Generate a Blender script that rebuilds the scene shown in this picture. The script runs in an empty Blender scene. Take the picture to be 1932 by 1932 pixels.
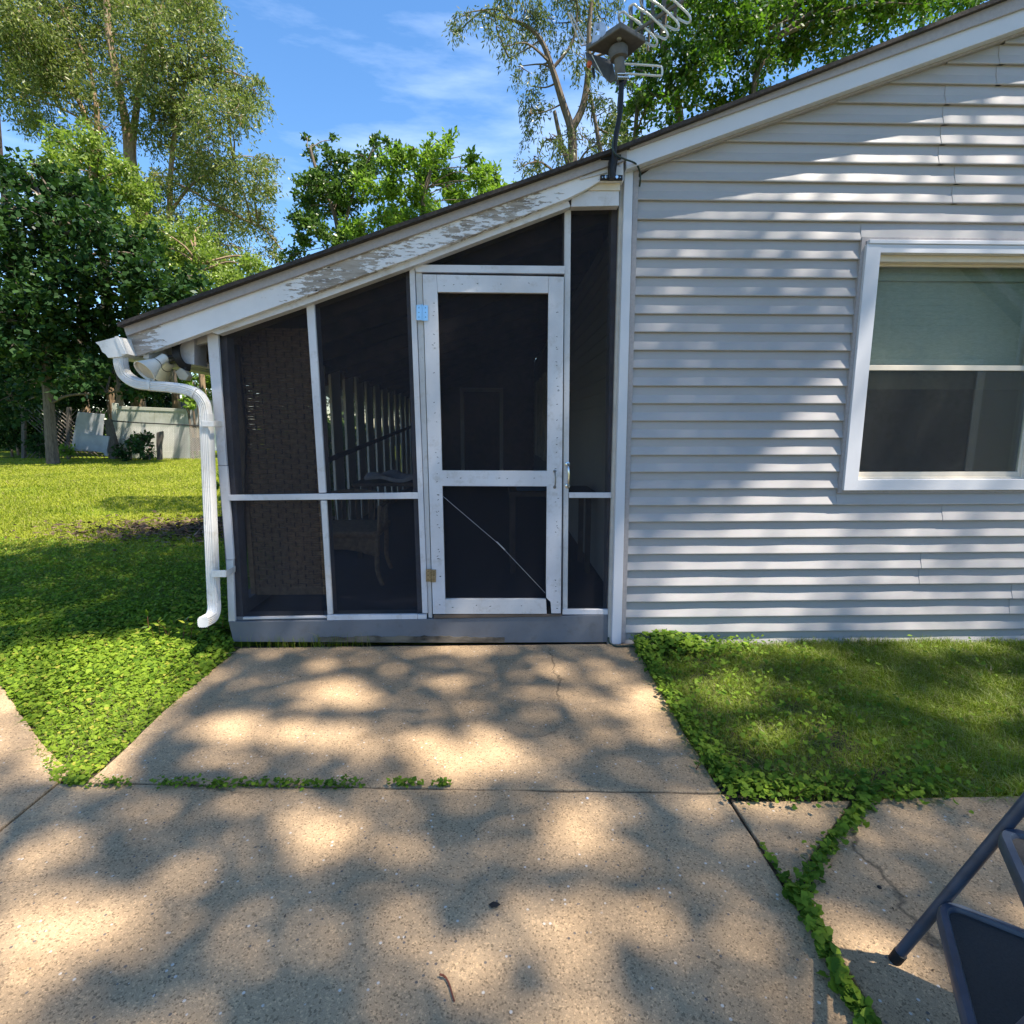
import bpy, math, random
import numpy as np
from mathutils import Vector
R = math.radians
rnd = random.Random(7)
S = bpy.context.scene
COL = S.collection

# ------------------------------------------------------------------ camera
F = 1600 / 3000 * 1932            # focal length in units of the 1932-pixel reading of the photo
CAM = np.array([0.0, -3.2815, 1.3584])
PITCH, YAW = R(8.95), R(-1.57)
cam = bpy.data.objects.new('camera', bpy.data.cameras.new('camera'))
COL.objects.link(cam)
cam.data.sensor_width = 36; cam.data.lens = 36 * 1600 / 3000
cam.data.clip_start = 0.02; cam.data.clip_end = 3000
cam.location = CAM; cam.rotation_euler = (math.pi / 2 - PITCH, 0, YAW)
S.camera = cam

# ------------------------------------------------------------------ sky, sun, exposure
SUN = np.array([1.7, -0.92, 3.6]); SUN = SUN / np.linalg.norm(SUN)
EL = math.asin(SUN[2]); AZ = math.atan2(SUN[0], SUN[1])   # azimuth clockwise from +Y
w = bpy.data.worlds.new('World'); S.world = w; w.use_nodes = True
nt = w.node_tree; N = nt.nodes; L = nt.links; N.clear()
out = N.new('ShaderNodeOutputWorld'); bg = N.new('ShaderNodeBackground'); bg.inputs['Strength'].default_value = 0.15
sky = N.new('ShaderNodeTexSky'); sky.sky_type = 'NISHITA'; sky.sun_disc = False
sky.sun_elevation = EL; sky.sun_rotation = AZ; sky.altitude = 200; sky.air_density = 1.0; sky.dust_density = 0.3; sky.ozone_density = 1.8
hs = N.new('ShaderNodeHueSaturation'); hs.inputs['Saturation'].default_value = 1.22; hs.inputs['Value'].default_value = .74
tc = N.new('ShaderNodeTexCoord'); mp = N.new('ShaderNodeMapping')
mp.inputs['Rotation'].default_value = (R(-15), R(30), R(8)); mp.inputs['Scale'].default_value = (1.6, 3.0, 7.5)
nz = N.new('ShaderNodeTexNoise'); nz.inputs['Scale'].default_value = 1.22; nz.inputs['Detail'].default_value = 7; nz.inputs['Roughness'].default_value = .58
cr = N.new('ShaderNodeValToRGB'); cr.color_ramp.elements[0].position = .53; cr.color_ramp.elements[0].color = (0, 0, 0, 1)
cr.color_ramp.elements[1].position = .80; cr.color_ramp.elements[1].color = (.24, .24, .24, 1)
mx = N.new('ShaderNodeMix'); mx.data_type = 'RGBA'; mx.inputs['B'].default_value = (6.6, 7.2, 8.2, 1)
L.new(sky.outputs[0], hs.inputs['Color']); L.new(hs.outputs[0], mx.inputs['A'])
L.new(tc.outputs['Generated'], mp.inputs['Vector']); L.new(mp.outputs[0], nz.inputs['Vector'])
L.new(nz.outputs['Fac'], cr.inputs['Fac']); L.new(cr.outputs[0], mx.inputs['Factor'])
L.new(mx.outputs['Result'], bg.inputs['Color']); L.new(bg.outputs[0], out.inputs['Surface'])
sl = bpy.data.lights.new('sun', 'SUN'); sl.energy = 5.0; sl.angle = R(.53); sl.color = (1.0, .90, .76)
so = bpy.data.objects.new('sun', sl); COL.objects.link(so)
so.rotation_euler = Vector(SUN).to_track_quat('Z', 'Y').to_euler(); so.location = (8, -6, 14)
S.view_settings.view_transform = 'Standard'; S.view_settings.look = 'None'
S.view_settings.exposure = 1.38; S.view_settings.gamma = 1; S.view_settings.use_curve_mapping = False
S.render.engine = 'CYCLES'
S.cycles.transparent_max_bounces = 16; S.cycles.max_bounces = 8

# ------------------------------------------------------------------ reading the photo: pixel -> point in the place
def _basis():
    cy, sy, cp, sp = math.cos(YAW), math.sin(YAW), math.cos(PITCH), math.sin(PITCH)
    fw = np.array([-sy * cp, cy * cp, -sp]); rt = np.array([cy, sy, 0]); up = np.cross(rt, fw)
    return rt, up, fw
RT, UP, FW = _basis()
def ray(x, y): return FW + RT * ((x - 966) / F) - UP * ((y - 966) / F)
def atY(x, y, Y=0.0):
    d = ray(x, y); t = (Y - CAM[1]) / d[1]; return CAM + d * t
def atZ(x, y, Z=0.0):
    d = ray(x, y); t = (Z - CAM[2]) / d[2]; return CAM + d * t
def proj(P):
    P = np.asarray(P, float); v = P - CAM; z = v @ FW
    return 966 + F * (v @ RT) / z, 966 - F * (v @ UP) / z, z
def W(x, y, Y=0.0):
    p = atY(x, y, Y); return (p[0], p[2])

def gz(x, y):
    t = np.clip((np.asarray(y, float) - 2.5) / 14.0, 0, 1); t = t * t * (3 - 2 * t)
    return -0.025 + 0.20 * t

# ------------------------------------------------------------------ mesh builder
class MB:
    def __init__(s): s.v = []; s.f = []; s.m = []
    def add(s, vs, fs, mi=0):
        o = len(s.v); s.v += [tuple(map(float, p)) for p in vs]
        s.f += [tuple(i + o for i in f) for f in fs]; s.m += [mi] * len(fs)
    def box(s, a, b, mi=0):
        x0, y0, z0 = [min(a[i], b[i]) for i in range(3)]; x1, y1, z1 = [max(a[i], b[i]) for i in range(3)]
        s.add([(x0,y0,z0),(x1,y0,z0),(x1,y1,z0),(x0,y1,z0),(x0,y0,z1),(x1,y0,z1),(x1,y1,z1),(x0,y1,z1)],
              [(0,3,2,1),(4,5,6,7),(0,1,5,4),(1,2,6,5),(2,3,7,6),(3,0,4,7)], mi)
        return s
    def prism(s, pts, off, mi=0):
        n = len(pts); off = np.array(off, float); a = [np.array(p, float) for p in pts]; b = [p + off for p in a]
        nrm = np.zeros(3)
        for i in range(n): nrm += np.cross(a[i], a[(i + 1) % n])
        if nrm @ off > 0: a.reverse(); b.reverse()
        s.add(a + b, [tuple(range(n)), tuple(range(2 * n - 1, n - 1, -1))] + [(i, i + n, (i + 1) % n + n, (i + 1) % n)[::-1] for i in range(n)][:], mi)
        return s
    def px(s, pts, Y, th, mi=0):                 # outline read in the photo, standing at plane Y with thickness th
        return s.prism([atY(x, y, Y) for x, y in pts], (0, th, 0), mi)
    def sweep(s, path, sec, closed=False, cap=True, mi=0, up=None):
        P = [np.array(p, float) for p in path]; n = len(P); k = len(sec(0)) if callable(sec) else len(sec)
        T = []
        for i in range(n):
            a = P[(i - 1) % n] if (closed or i > 0) else P[i]; b = P[(i + 1) % n] if (closed or i < n - 1) else P[i]
            d = b - a; T.append(d / (np.linalg.norm(d) + 1e-12))
        u = np.array(up, float) if up is not None else (np.array([0, 0, 1.]) if abs(T[0][2]) < .9 else np.array([0, 1., 0]))
        vs = []
        for i in range(n):
            u = u - T[i] * (u @ T[i]); u = u / (np.linalg.norm(u) + 1e-12); r = np.cross(T[i], u)
            ss = sec(i / max(1, n - 1)) if callable(sec) else sec
            for (a, b) in ss: vs.append(P[i] + r * a + u * b)
        fs = []
        m = n if closed else n - 1
        for i in range(m):
            for j in range(k):
                a = i * k + j; b = i * k + (j + 1) % k; c = ((i + 1) % n) * k + (j + 1) % k; d = ((i + 1) % n) * k + j
                fs.append((a, d, c, b))
        if cap and not closed:
            fs.append(tuple(range(k))); fs.append(tuple(range(n * k - 1, (n - 1) * k - 1, -1)))
        s.add(vs, fs, mi); return s
    def tube(s, path, r0, r1=None, k=10, closed=False, mi=0):
        r1 = r0 if r1 is None else r1
        def sec(t):
            r = r0 + (r1 - r0) * t
            return [(r * math.cos(2 * math.pi * j / k), r * math.sin(2 * math.pi * j / k)) for j in range(k)]
        return s.sweep(path, sec, closed, True, mi)
    def lathe(s, base, axis, prof, k=24, mi=0):
        ax = np.array(axis, float); ax /= np.linalg.norm(ax); base = np.array(base, float)
        u = np.cross(ax, [0, 0, 1.]) if abs(ax[2]) < .9 else np.cross(ax, [0, 1., 0]); u /= np.linalg.norm(u); v = np.cross(ax, u)
        vs = []; fs = []
        for (h, r) in prof:
            for j in range(k):
                a = 2 * math.pi * j / k; vs.append(base + ax * h + (u * math.cos(a) + v * math.sin(a)) * r)
        for i in range(len(prof) - 1):
            for j in range(k): fs.append((i * k + j, i * k + (j + 1) % k, (i + 1) * k + (j + 1) % k, (i + 1) * k + j))
        fs.append(tuple(range(k))[::-1]); fs.append(tuple(range((len(prof) - 1) * k, len(prof) * k)))
        s.add(vs, fs, mi); return s
    def build(s, name, mat, parent=None, smooth=False, bevel=0):
        me = bpy.data.meshes.new(name); me.from_pydata(s.v, [], s.f)
        mats = mat if isinstance(mat, (list, tuple)) else [mat]
        for m in mats: me.materials.append(m)
        if len(mats) > 1: me.polygons.foreach_set('material_index', s.m)
        me.update()
        import bmesh
        bm = bmesh.new(); bm.from_mesh(me); bmesh.ops.recalc_face_normals(bm, faces=bm.faces); bm.to_mesh(me); bm.free()
        if smooth:
            me.shade_smooth()
            try: me.set_sharp_from_angle(angle=R(40))
            except Exception: pass
        o = bpy.data.objects.new(name, me); COL.objects.link(o)
        if parent: o.parent = parent
        if bevel:
            b = o.modifiers.new('bevel', 'BEVEL'); b.width = bevel; b.segments = 2; b.limit_method = 'ANGLE'; b.angle_limit = R(40)
        return o

def tag(o, label=None, cat=None, group=None, kind=None):
    if label: o['label'] = label
    if cat: o['category'] = cat
    if group: o['group'] = group
    if kind: o['kind'] = kind
    return o
def thing(name, label, cat, group=None):
    o = bpy.data.objects.new(name, None); o.empty_display_size = .1; COL.objects.link(o)
    return tag(o, label, cat, group)

def quads(name, V, mat, parent=None, var=None, nv=4):
    """V: (n, nv, 3) array of faces -> one mesh, random value per face in attribute 'var'"""
    n = len(V); me = bpy.data.meshes.new(name)
    me.vertices.add(n * nv); me.vertices.foreach_set('co', np.ascontiguousarray(V, dtype=np.float32).reshape(-1))
    me.loops.add(n * nv); me.loops.foreach_set('vertex_index', np.arange(n * nv, dtype=np.int32))
    me.polygons.add(n); me.polygons.foreach_set('loop_start', np.arange(0, n * nv, nv, dtype=np.int32))
    me.polygons.foreach_set('loop_total', np.full(n, nv, dtype=np.int32))
    a = me.attributes.new('var', 'FLOAT', 'FACE')
    if var is None: var = np.random.default_rng(3).random(n)
    a.data.foreach_set('value', np.asarray(var, dtype=np.float32))
    me.materials.append(mat); me.update(calc_edges=True); me.validate()
    o = bpy.data.objects.new(name, me); COL.objects.link(o)
    if parent: o.parent = parent
    return o

# ------------------------------------------------------------------ materials
def newmat(name):
    m = bpy.data.materials.new(name); m.use_nodes = True; n = m.node_tree.nodes; n.clear()
    o = n.new('ShaderNodeOutputMaterial'); p = n.new('ShaderNodeBsdfPrincipled'); m.node_tree.links.new(p.outputs[0], o.inputs[0])
    return m, n, m.node_tree.links, p, o
def c4(c): return (c[0], c[1], c[2], 1)
def ramp(n, stops, interp='LINEAR'):
    r = n.new('ShaderNodeValToRGB'); e = r.color_ramp; e.interpolation = interp
    while len(e.elements) < len(stops): e.elements.new(.5)
    for i, (p, c) in enumerate(stops): e.elements[i].position = p; e.elements[i].color = c4(c) if len(c) == 3 else c
    return r
def noise(n, l, sc, det=4, rough=.5, co=None, scale=None, rot=None):
    t = n.new('ShaderNodeTexNoise'); t.inputs['Scale'].default_value = sc; t.inputs['Detail'].default_value = det; t.inputs['Roughness'].default_value = rough
    tc = n.new('ShaderNodeTexCoord'); src = tc.outputs['Object']
    if scale is not None or rot is not None:
        mp = n.new('ShaderNodeMapping')
        if scale is not None: mp.inputs['Scale'].default_value = scale
        if rot is not None: mp.inputs['Rotation'].default_value = rot
        l.new(src, mp.inputs['Vector']); src = mp.outputs[0]
    l.new(src, t.inputs['Vector']); return t
def mixc(n, l, fac, a, b, mode='MIX'):
    m = n.new('ShaderNodeMix'); m.data_type = 'RGBA'; m.blend_type = mode
    for s, v in (('Factor', fac), ('A', a), ('B', b)):
        if isinstance(v, (int, float)): m.inputs[s].default_value = v
        elif isinstance(v, tuple): m.inputs[s].default_value = c4(v)
        else: l.new(v, m.inputs[s])
    return m.outputs['Result']
def bump(n, l, p, src, st=.3, dist=.01):
    b = n.new('ShaderNodeBump'); b.inputs['Strength'].default_value = st; b.inputs['Distance'].default_value = dist
    l.new(src, b.inputs['Height']); l.new(b.outputs[0], p.inputs['Normal']); return b
def plain(name, c, rough=.6, metal=0, c2=None, sc=12, spec=.4, bst=.1, stretch=None):
    m, n, l, p, o = newmat(name)
    p.inputs['Roughness'].default_value = rough; p.inputs['Metallic'].default_value = metal; p.inputs['Specular IOR Level'].default_value = spec
    c2 = c2 or tuple(x * .78 for x in c)
    t = noise(n, l, sc, 6, .6, scale=stretch); r = ramp(n, [(.3, c2), (.62, c)]); l.new(t.outputs['Fac'], r.inputs['Fac']); l.new(r.outputs[0], p.inputs['Base Color'])
    if bst: bump(n, l, p, t.outputs['Fac'], bst, .004)
    return m
def painted(name, c, dirt=(.30, .27, .23), wood=(.22, .17, .13), chip=.74, rough=.5, stretch=(1, 1, 1)):
    m, n, l, p, o = newmat(name); p.inputs['Roughness'].default_value = rough; p.inputs['Specular IOR Level'].default_value = .35
    t1 = noise(n, l, 3.5, 5, .6); r1 = ramp(n, [(.35, tuple(x * .82 for x in c)), (.6, c)]); l.new(t1.outputs['Fac'], r1.inputs['Fac'])
    t2 = noise(n, l, 38, 8, .72, scale=stretch); r2 = ramp(n, [(chip, (0, 0, 0)), (chip + .03, (1, 1, 1))]); l.new(t2.outputs['Fac'], r2.inputs['Fac'])
    t3 = noise(n, l, 14, 8, .7, scale=stretch); r3 = ramp(n, [(.52, (0, 0, 0)), (.80, (.8, .8, .8))]); l.new(t3.outputs['Fac'], r3.inputs['Fac'])
    a = mixc(n, l, r3.outputs[0], r1.outputs[0], dirt); b = mixc(n, l, r2.outputs[0], a, wood)
    l.new(b, p.inputs['Base Color']); bump(n, l, p, t2.outputs['Fac'], .25, .003)
    return m

M = {}
M['trim'] = painted('white_trim_paint', (.62, .62, .65))
M['trim2'] = painted('worn_white_trim_paint', (.58, .575, .58), chip=.66)
M['grey_paint'] = painted('grey_sill_paint', (.15, .16, .18), dirt=(.10, .095, .085), wood=(.2, .17, .13), chip=.72)
M['stud'] = plain('greyed_stud', (.21, .20, .23), .8, c2=(.15, .145, .16))
M['cream'] = plain('cream_vinyl', (.66, .60, .50), .42, c2=(.60, .54, .45), bst=0)
M['beige'] = plain('beige_edge', (.52, .48, .43), .5, bst=0)
M['wrap'] = plain('white_aluminium_wrap', (.58, .595, .64), .38, c2=(.54, .555, .60), sc=2, bst=.03)
M['drip'] = plain('taupe_drip_edge', (.36, .33, .33), .5, c2=(.30, .28, .28), sc=60, bst=.1)
M['shingle'] = plain('dark_shingle', (.05, .043, .040), .95, c2=(.02, .018, .018), sc=60, bst=.6)
M['pipe'] = painted('white_downspout_enamel', (.70, .70, .69), dirt=(.34, .31, .24), wood=(.24, .2, .15), chip=.73, rough=.35)
M['black'] = plain('black_steel', (.012, .012, .013), .5, spec=.3, bst=0)
M['chrome'] = plain('zinc_steel', (.62, .64, .66), .22, 1.0, bst=0)
M['handle'] = plain('tarnished_pull', (.22, .22, .22), .35, .9, bst=0)
M['bluezinc'] = plain('blue_film_hinge', (.30, .50, .72), .3, .6, bst=0)
M['brass'] = plain('dull_brass', (.30, .25, .16), .45, .8, c2=(.16, .13, .08), sc=90)
M['lampwhite'] = plain('lamp_enamel', (.74, .72, .66), .4, c2=(.6, .58, .52), sc=8, bst=0)
M['lens'] = plain('lamp_lens', (.5, .43, .32), .25, bst=0)
M['alu'] = plain('dull_aluminium', (.52, .53, .55), .42, .7, c2=(.36, .36, .37), sc=30, bst=0)
M['rod'] = plain('white_rod', (.72, .72, .70), .35, .2, bst=0)
M['greyplastic'] = plain('weathered_grey_plastic', (.135, .13, .125), .6, c2=(.09, .088, .085), sc=25)
M['orange'] = plain('orange_plastic', (.55, .10, .03), .5, bst=0)
M['cable'] = plain('dark_green_cable', (.012, .03, .022), .45, bst=0)
M['stoolblue'] = plain('blue_painted_steel', (.036, .055, .092), .40, c2=(.022, .033, .056), sc=20, spec=.6, bst=.02)
M['mat'] = plain('dark_tread_mat', (.030, .031, .032), .55, c2=(.018, .018, .02), sc=180, bst=.5)
M['rubber'] = plain('black_rubber', (.012, .012, .012), .7)
M['wicker'] = plain('brown_wicker', (.30, .205, .13), .75, c2=(.16, .105, .07), sc=40)
M['darkwood'] = plain('dark_wood', (.12, .09, .068), .8, c2=(.07, .053, .04), sc=10)
M['slat'] = painted('old_white_slat', (.78, .75, .70), chip=.7)
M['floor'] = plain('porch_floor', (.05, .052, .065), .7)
M['cloth'] = plain('pale_cloth', (.45, .45, .5), .9)
M['tote'] = plain('blue_plastic', (.03, .10, .2), .5)
M['bark'] = plain('grey_bark', (.16, .125, .095), .95, c2=(.06, .047, .036), sc=9, bst=1, stretch=(3, 3, .6))
M['tanbark'] = plain('tan_bark', (.30, .21, .13), .95, c2=(.14, .10, .065), sc=7, bst=1, stretch=(3, 3, .5))
M['pole'] = plain('weathered_pole', (.07, .05, .045), .9, stretch=(4, 4, .5))
M['vinyl'] = plain('pale_vinyl_fence', (.47, .48, .43), .5, c2=(.34, .36, .30), sc=2.5, bst=0)
M['leanpanel'] = plain('pale_board', (.38, .40, .43), .6, c2=(.27, .29, .31), sc=3)
M['oldpost'] = plain('old_grey_post', (.12, .105, .09), .9, c2=(.06, .05, .045), sc=10, stretch=(4, 4, .6))
M['galv'] = plain('galvanised_wire', (.34, .34, .33), .5, .6, bst=0)
M['rail_dark'] = plain('dark_pipe', (.06, .06, .06), .6, .4, bst=0)
M['housefar'] = plain('far_white_wall', (.75, .74, .70), .7)
M['rooffar'] = plain('far_roof', (.42, .28, .17), .8)
M['rot'] = plain('rotten_wood_edge', (.17, .145, .11), .95, c2=(.03, .026, .02), sc=22, bst=1, stretch=(.4, 1, 1))
M['deadleaf'] = plain('dark_dead_leaf', (.025, .02, .018), .7)
M['twig'] = plain('red_brown_twig', (.16, .05, .03), .7)
M['straw'] = plain('dry_straw', (.34, .27, .17), .8)
M['dark'] = plain('dark_gap', (.01, .01, .01), .9, bst=0)
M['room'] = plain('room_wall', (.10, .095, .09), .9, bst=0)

def siding_mat():
    m, n, l, p, o = newmat('grey_vinyl_siding'); p.inputs['Roughness'].default_value = .42; p.inputs['Specular IOR Level'].default_value = .4
    t = noise(n, l, .9, 4, .5); r = ramp(n, [(.3, (.335, .325, .325)), (.7, (.38, .368, .366))]); l.new(t.outputs['Fac'], r.inputs['Fac'])
    t2 = noise(n, l, 240, 3, .5, scale=(.12, 1, 1)); f = mixc(n, l, .09, r.outputs[0], t2.outputs['Color'], 'OVERLAY')
    t3 = noise(n, l, 6, 7, .7, scale=(.5, 1, 1.4)); r3 = ramp(n, [(.52, (0, 0, 0)), (.85, (.38, .38, .38))]); l.new(t3.outputs['Fac'], r3.inputs['Fac'])
    g = mixc(n, l, r3.outputs[0], f, (.24, .23, .21)); l.new(g, p.inputs['Base Color'])
    w = noise(n, l, 2.2, 2, .5, scale=(1, 1, 3)); bump(n, l, p, w.outputs['Fac'], .18, .02)
    return m
M['siding'] = siding_mat()

def concrete_mat():
    m, n, l, p, o = newmat('exposed_aggregate_concrete'); p.inputs['Roughness'].default_value = .88; p.inputs['Specular IOR Level'].default_value = .25
    t1 = noise(n, l, 1.7, 6, .6); r1 = ramp(n, [(.3, (.325, .232, .142)), (.5, (.40, .289, .180)), (.72, (.47, .345, .218))]); l.new(t1.outputs['Fac'], r1.inputs['Fac'])
    tc = n.new('ShaderNodeTexCoord')
    def vor(sc):
        v = n.new('ShaderNodeTexVoronoi'); v.inputs['Scale'].default_value = sc; l.new(tc.outputs['Object'], v.inputs['Vector']); return v
    v = vor(215)
    sep = n.new('ShaderNodeSeparateColor'); l.new(v.outputs['Color'], sep.inputs[0])
    rr = ramp(n, [(0, (.50, .50, .50)), (.09, (.66, .65, .63)), (.18, (.96, .96, .96)), (.82, (1.06, 1.05, 1.02)), (.95, (1.4, 1.36, 1.3))]); l.new(sep.outputs[0], rr.inputs['Fac'])
    a = mixc(n, l, 1.0, r1.outputs[0], rr.outputs[0], 'MULTIPLY')
    v2 = vor(66); s2 = n.new('ShaderNodeSeparateColor'); l.new(v2.outputs['Color'], s2.inputs[0])
    # sparse larger stones: pick cells by random value and keep only their middles
    pick = ramp(n, [(.90, (0, 0, 0)), (.905, (1, 1, 1))]); l.new(s2.outputs[1], pick.inputs['Fac'])
    core = ramp(n, [(.22, (1, 1, 1)), (.30, (0, 0, 0))]); l.new(v2.outputs['Distance'], core.inputs['Fac'])
    ms = mixc(n, l, 1.0, pick.outputs[0], core.outputs[0], 'MULTIPLY')
    stone = ramp(n, [(0, (.12, .10, .09)), (.35, (.20, .19, .19)), (.6, (.42, .36, .30)), (1, (.62, .58, .52))]); l.new(s2.outputs[2], stone.inputs['Fac'])
    b = mixc(n, l, ms, a, stone.outputs[0])
    t4 = noise(n, l, 420, 2, .5); r4 = ramp(n, [(.3, (.72, .72, .72)), (.7, (1.22, 1.2, 1.18))]); l.new(t4.outputs['Fac'], r4.inputs['Fac'])
    c = mixc(n, l, 1.0, b, r4.outputs[0], 'MULTIPLY')
    t5 = noise(n, l, .9, 8, .75); r5 = ramp(n, [(.36, (1.06, 1.05, 1.03)), (.52, (.95, .95, .95)), (.74, (.66, .65, .64))]); l.new(t5.outputs['Fac'], r5.inputs['Fac'])
    d = mixc(n, l, 1.0, c, r5.outputs[0], 'MULTIPLY')
    wn = noise(n, l, 3.2, 5, .6); wa = n.new('ShaderNodeVectorMath'); wa.operation = 'MULTIPLY_ADD'; wa.inputs[1].default_value = (.35, .35, 0); l.new(wn.outputs['Color'], wa.inputs[0]); l.new(tc.outputs['Object'], wa.inputs[2])
    cv = n.new('ShaderNodeTexVoronoi'); cv.feature = 'DISTANCE_TO_EDGE'; cv.inputs['Scale'].default_value = .42; l.new(wa.outputs[0], cv.inputs['Vector'])
    cr1 = ramp(n, [(.0006, (1, 1, 1)), (.0016, (0, 0, 0))]); l.new(cv.outputs['Distance'], cr1.inputs['Fac'])
    cm = noise(n, l, 1.1, 3, .5); cr2 = ramp(n, [(.50, (0, 0, 0)), (.56, (.75, .75, .75))]); l.new(cm.outputs['Fac'], cr2.inputs['Fac'])
    d = mixc(n, l, mixc(n, l, 1.0, cr1.outputs[0], cr2.outputs[0], 'MULTIPLY'), d, (.05, .04, .03))
    st = noise(n, l, 5.5, 7, .7); sr = ramp(n, [(.60, (1, 1, 1)), (.72, (.78, .76, .73))]); l.new(st.outputs['Fac'], sr.inputs['Fac']); d = mixc(n, l, 1.0, d, sr.outputs[0], 'MULTIPLY')
    l.new(d, p.inputs['Base Color'])
    bump(n, l, p, sep.outputs[1], .35, .003)
    return m
M['concrete'] = concrete_mat()

def ground_mat():
    m, n, l, p, o = newmat('lawn_ground'); p.inputs['Roughness'].default_value = 1; p.inputs['Specular IOR Level'].default_value = .05
    t = noise(n, l, 1.1, 8, .65); r = ramp(n, [(.34, (.075, .11, .012)), (.50, (.13, .18, .018)), (.66, (.19, .20, .03))]); l.new(t.outputs['Fac'], r.inputs['Fac'])
    t2 = noise(n, l, 26, 6, .7); r2 = ramp(n, [(.3, (.55, .6, .5)), (.7, (1.25, 1.2, 1.1))]); l.new(t2.outputs['Fac'], r2.inputs['Fac'])
    a = mixc(n, l, 1.0, r.outputs[0], r2.outputs[0], 'MULTIPLY')
    t3 = noise(n, l, .38, 5, .6); r3 = ramp(n, [(.60, (0, 0, 0)), (.72, (.7, .7, .7))]); l.new(t3.outputs['Fac'], r3.inputs['Fac'])
    b = mixc(n, l, r3.outputs[0], a, (.19, .15, .055)); l.new(b, p.inputs['Base Color'])
    bump(n, l, p, t2.outputs['Fac'], .8, .03)
    return m
M['ground'] = ground_mat()
M['soil'] = plain('dark_soil', (.055, .042, .03), 1, c2=(.022, .018, .014), sc=30, bst=1)

def leafmat(name, lo, hi, trans=.38, gloss=.12, dead=None):
    m = bpy.data.materials.new(name); m.use_nodes = True; n = m.node_tree.nodes; l = m.node_tree.links; n.clear()
    o = n.new('ShaderNodeOutputMaterial'); at = n.new('ShaderNodeAttribute'); at.attribute_name = 'var'
    st = [(0, lo), (.93, hi)] + ([(.97, dead), (1, dead)] if dead else [])
    r = ramp(n, st); l.new(at.outputs['Fac'], r.inputs['Fac'])
    d = n.new('ShaderNodeBsdfDiffuse'); t = n.new('ShaderNodeBsdfTranslucent'); g = n.new('ShaderNodeBsdfGlossy'); g.inputs['Roughness'].default_value = .5
    l.new(r.outputs[0], d.inputs['Color'])
    br = mixc(n, l, 1.0, r.outputs[0], (1.15, 1.35, .55), 'MULTIPLY'); l.new(br, t.inputs['Color'])
    a = n.new('ShaderNodeMixShader'); a.inputs[0].default_value = trans; l.new(d.outputs[0], a.inputs[1]); l.new(t.outputs[0], a.inputs[2])
    fr = n.new('ShaderNodeFresnel'); fr.inputs['IOR'].default_value = 1.4
    mu = n.new('ShaderNodeMath'); mu.operation = 'MULTIPLY'; mu.inputs[1].default_value = gloss * 1.6; mu.use_clamp = True; l.new(fr.outputs[0], mu.inputs[0])
    b = n.new('ShaderNodeMixShader'); l.new(mu.outputs[0], b.inputs[0]); l.new(a.outputs[0], b.inputs[1]); l.new(g.outputs[0], b.inputs[2])
    l.new(b.outputs[0], o.inputs[0]); return m
M['lf_feather'] = leafmat('feathery_leaf', (.08, .11, .035), (.23, .265, .085), .3, .03, dead=(.24, .18, .12))
M['lf_light'] = leafmat('light_leaf', (.11, .17, .03), (.26, .34, .07), .4, .06)
M['lf_maple'] = leafmat('dark_maple_leaf', (.011, .034, .012), (.040, .085, .026), .25, .05)
M['lf_pear'] = leafmat('pear_leaf', (.035, .08, .02), (.11, .18, .04), .3, .06)
M['lf_bright'] = leafmat('bright_leaf', (.10, .18, .025), (.22, .32, .06), .45, .06)
M['lf_airy'] = leafmat('grey_green_leaf', (.055, .08, .035), (.16, .19, .075), .35, .04)
M['lf_back'] = leafmat('backlit_leaf', (.028, .07, .012), (.09, .17, .022), .45, .10)
M['lf_ivy'] = leafmat('round_weed_leaf', (.07, .14, .014), (.24, .34, .035), .35, .07, dead=(.34, .33, .06))
M['lf_weed'] = leafmat('weed_leaf', (.06, .13, .018), (.20, .30, .035), .35, .08)
M['blade'] = leafmat('grass_blade', (.09, .145, .012), (.27, .34, .035), .35, .05, dead=(.30, .26, .12))
M['blade_far'] = leafmat('lawn_blade', (.15, .20, .014), (.36, .38, .04), .35, .04, dead=(.30, .26, .10))

def screenmat(name, opac, col=(.014, .015, .022)):
    m = bpy.data.materials.new(name); m.use_nodes = True; n = m.node_tree.nodes; l = m.node_tree.links; n.clear()
    o = n.new('ShaderNodeOutputMaterial'); t = n.new('ShaderNodeBsdfTransparent'); d = n.new('ShaderNodeBsdfDiffuse'); d.inputs['Color'].default_value = c4(col)
    x = n.new('ShaderNodeMixShader'); tn = noise(n, l, 1.3, 3, .5); r = ramp(n, [(.2, (opac - .03,) * 3), (.8, (opac + .04,) * 3)])
    l.new(tn.outputs['Fac'], r.inputs['Fac']); l.new(r.outputs[0], x.inputs[0]); l.new(t.outputs[0], x.inputs[1]); l.new(d.outputs[0], x.inputs[2]); l.new(x.outputs[0], o.inputs[0])
    return m
M['screen'] = screenmat('fly_screen', .34, (.030, .030, .036))
M['winscreen'] = screenmat('window_screen', .55, (.03, .03, .035))
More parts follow.
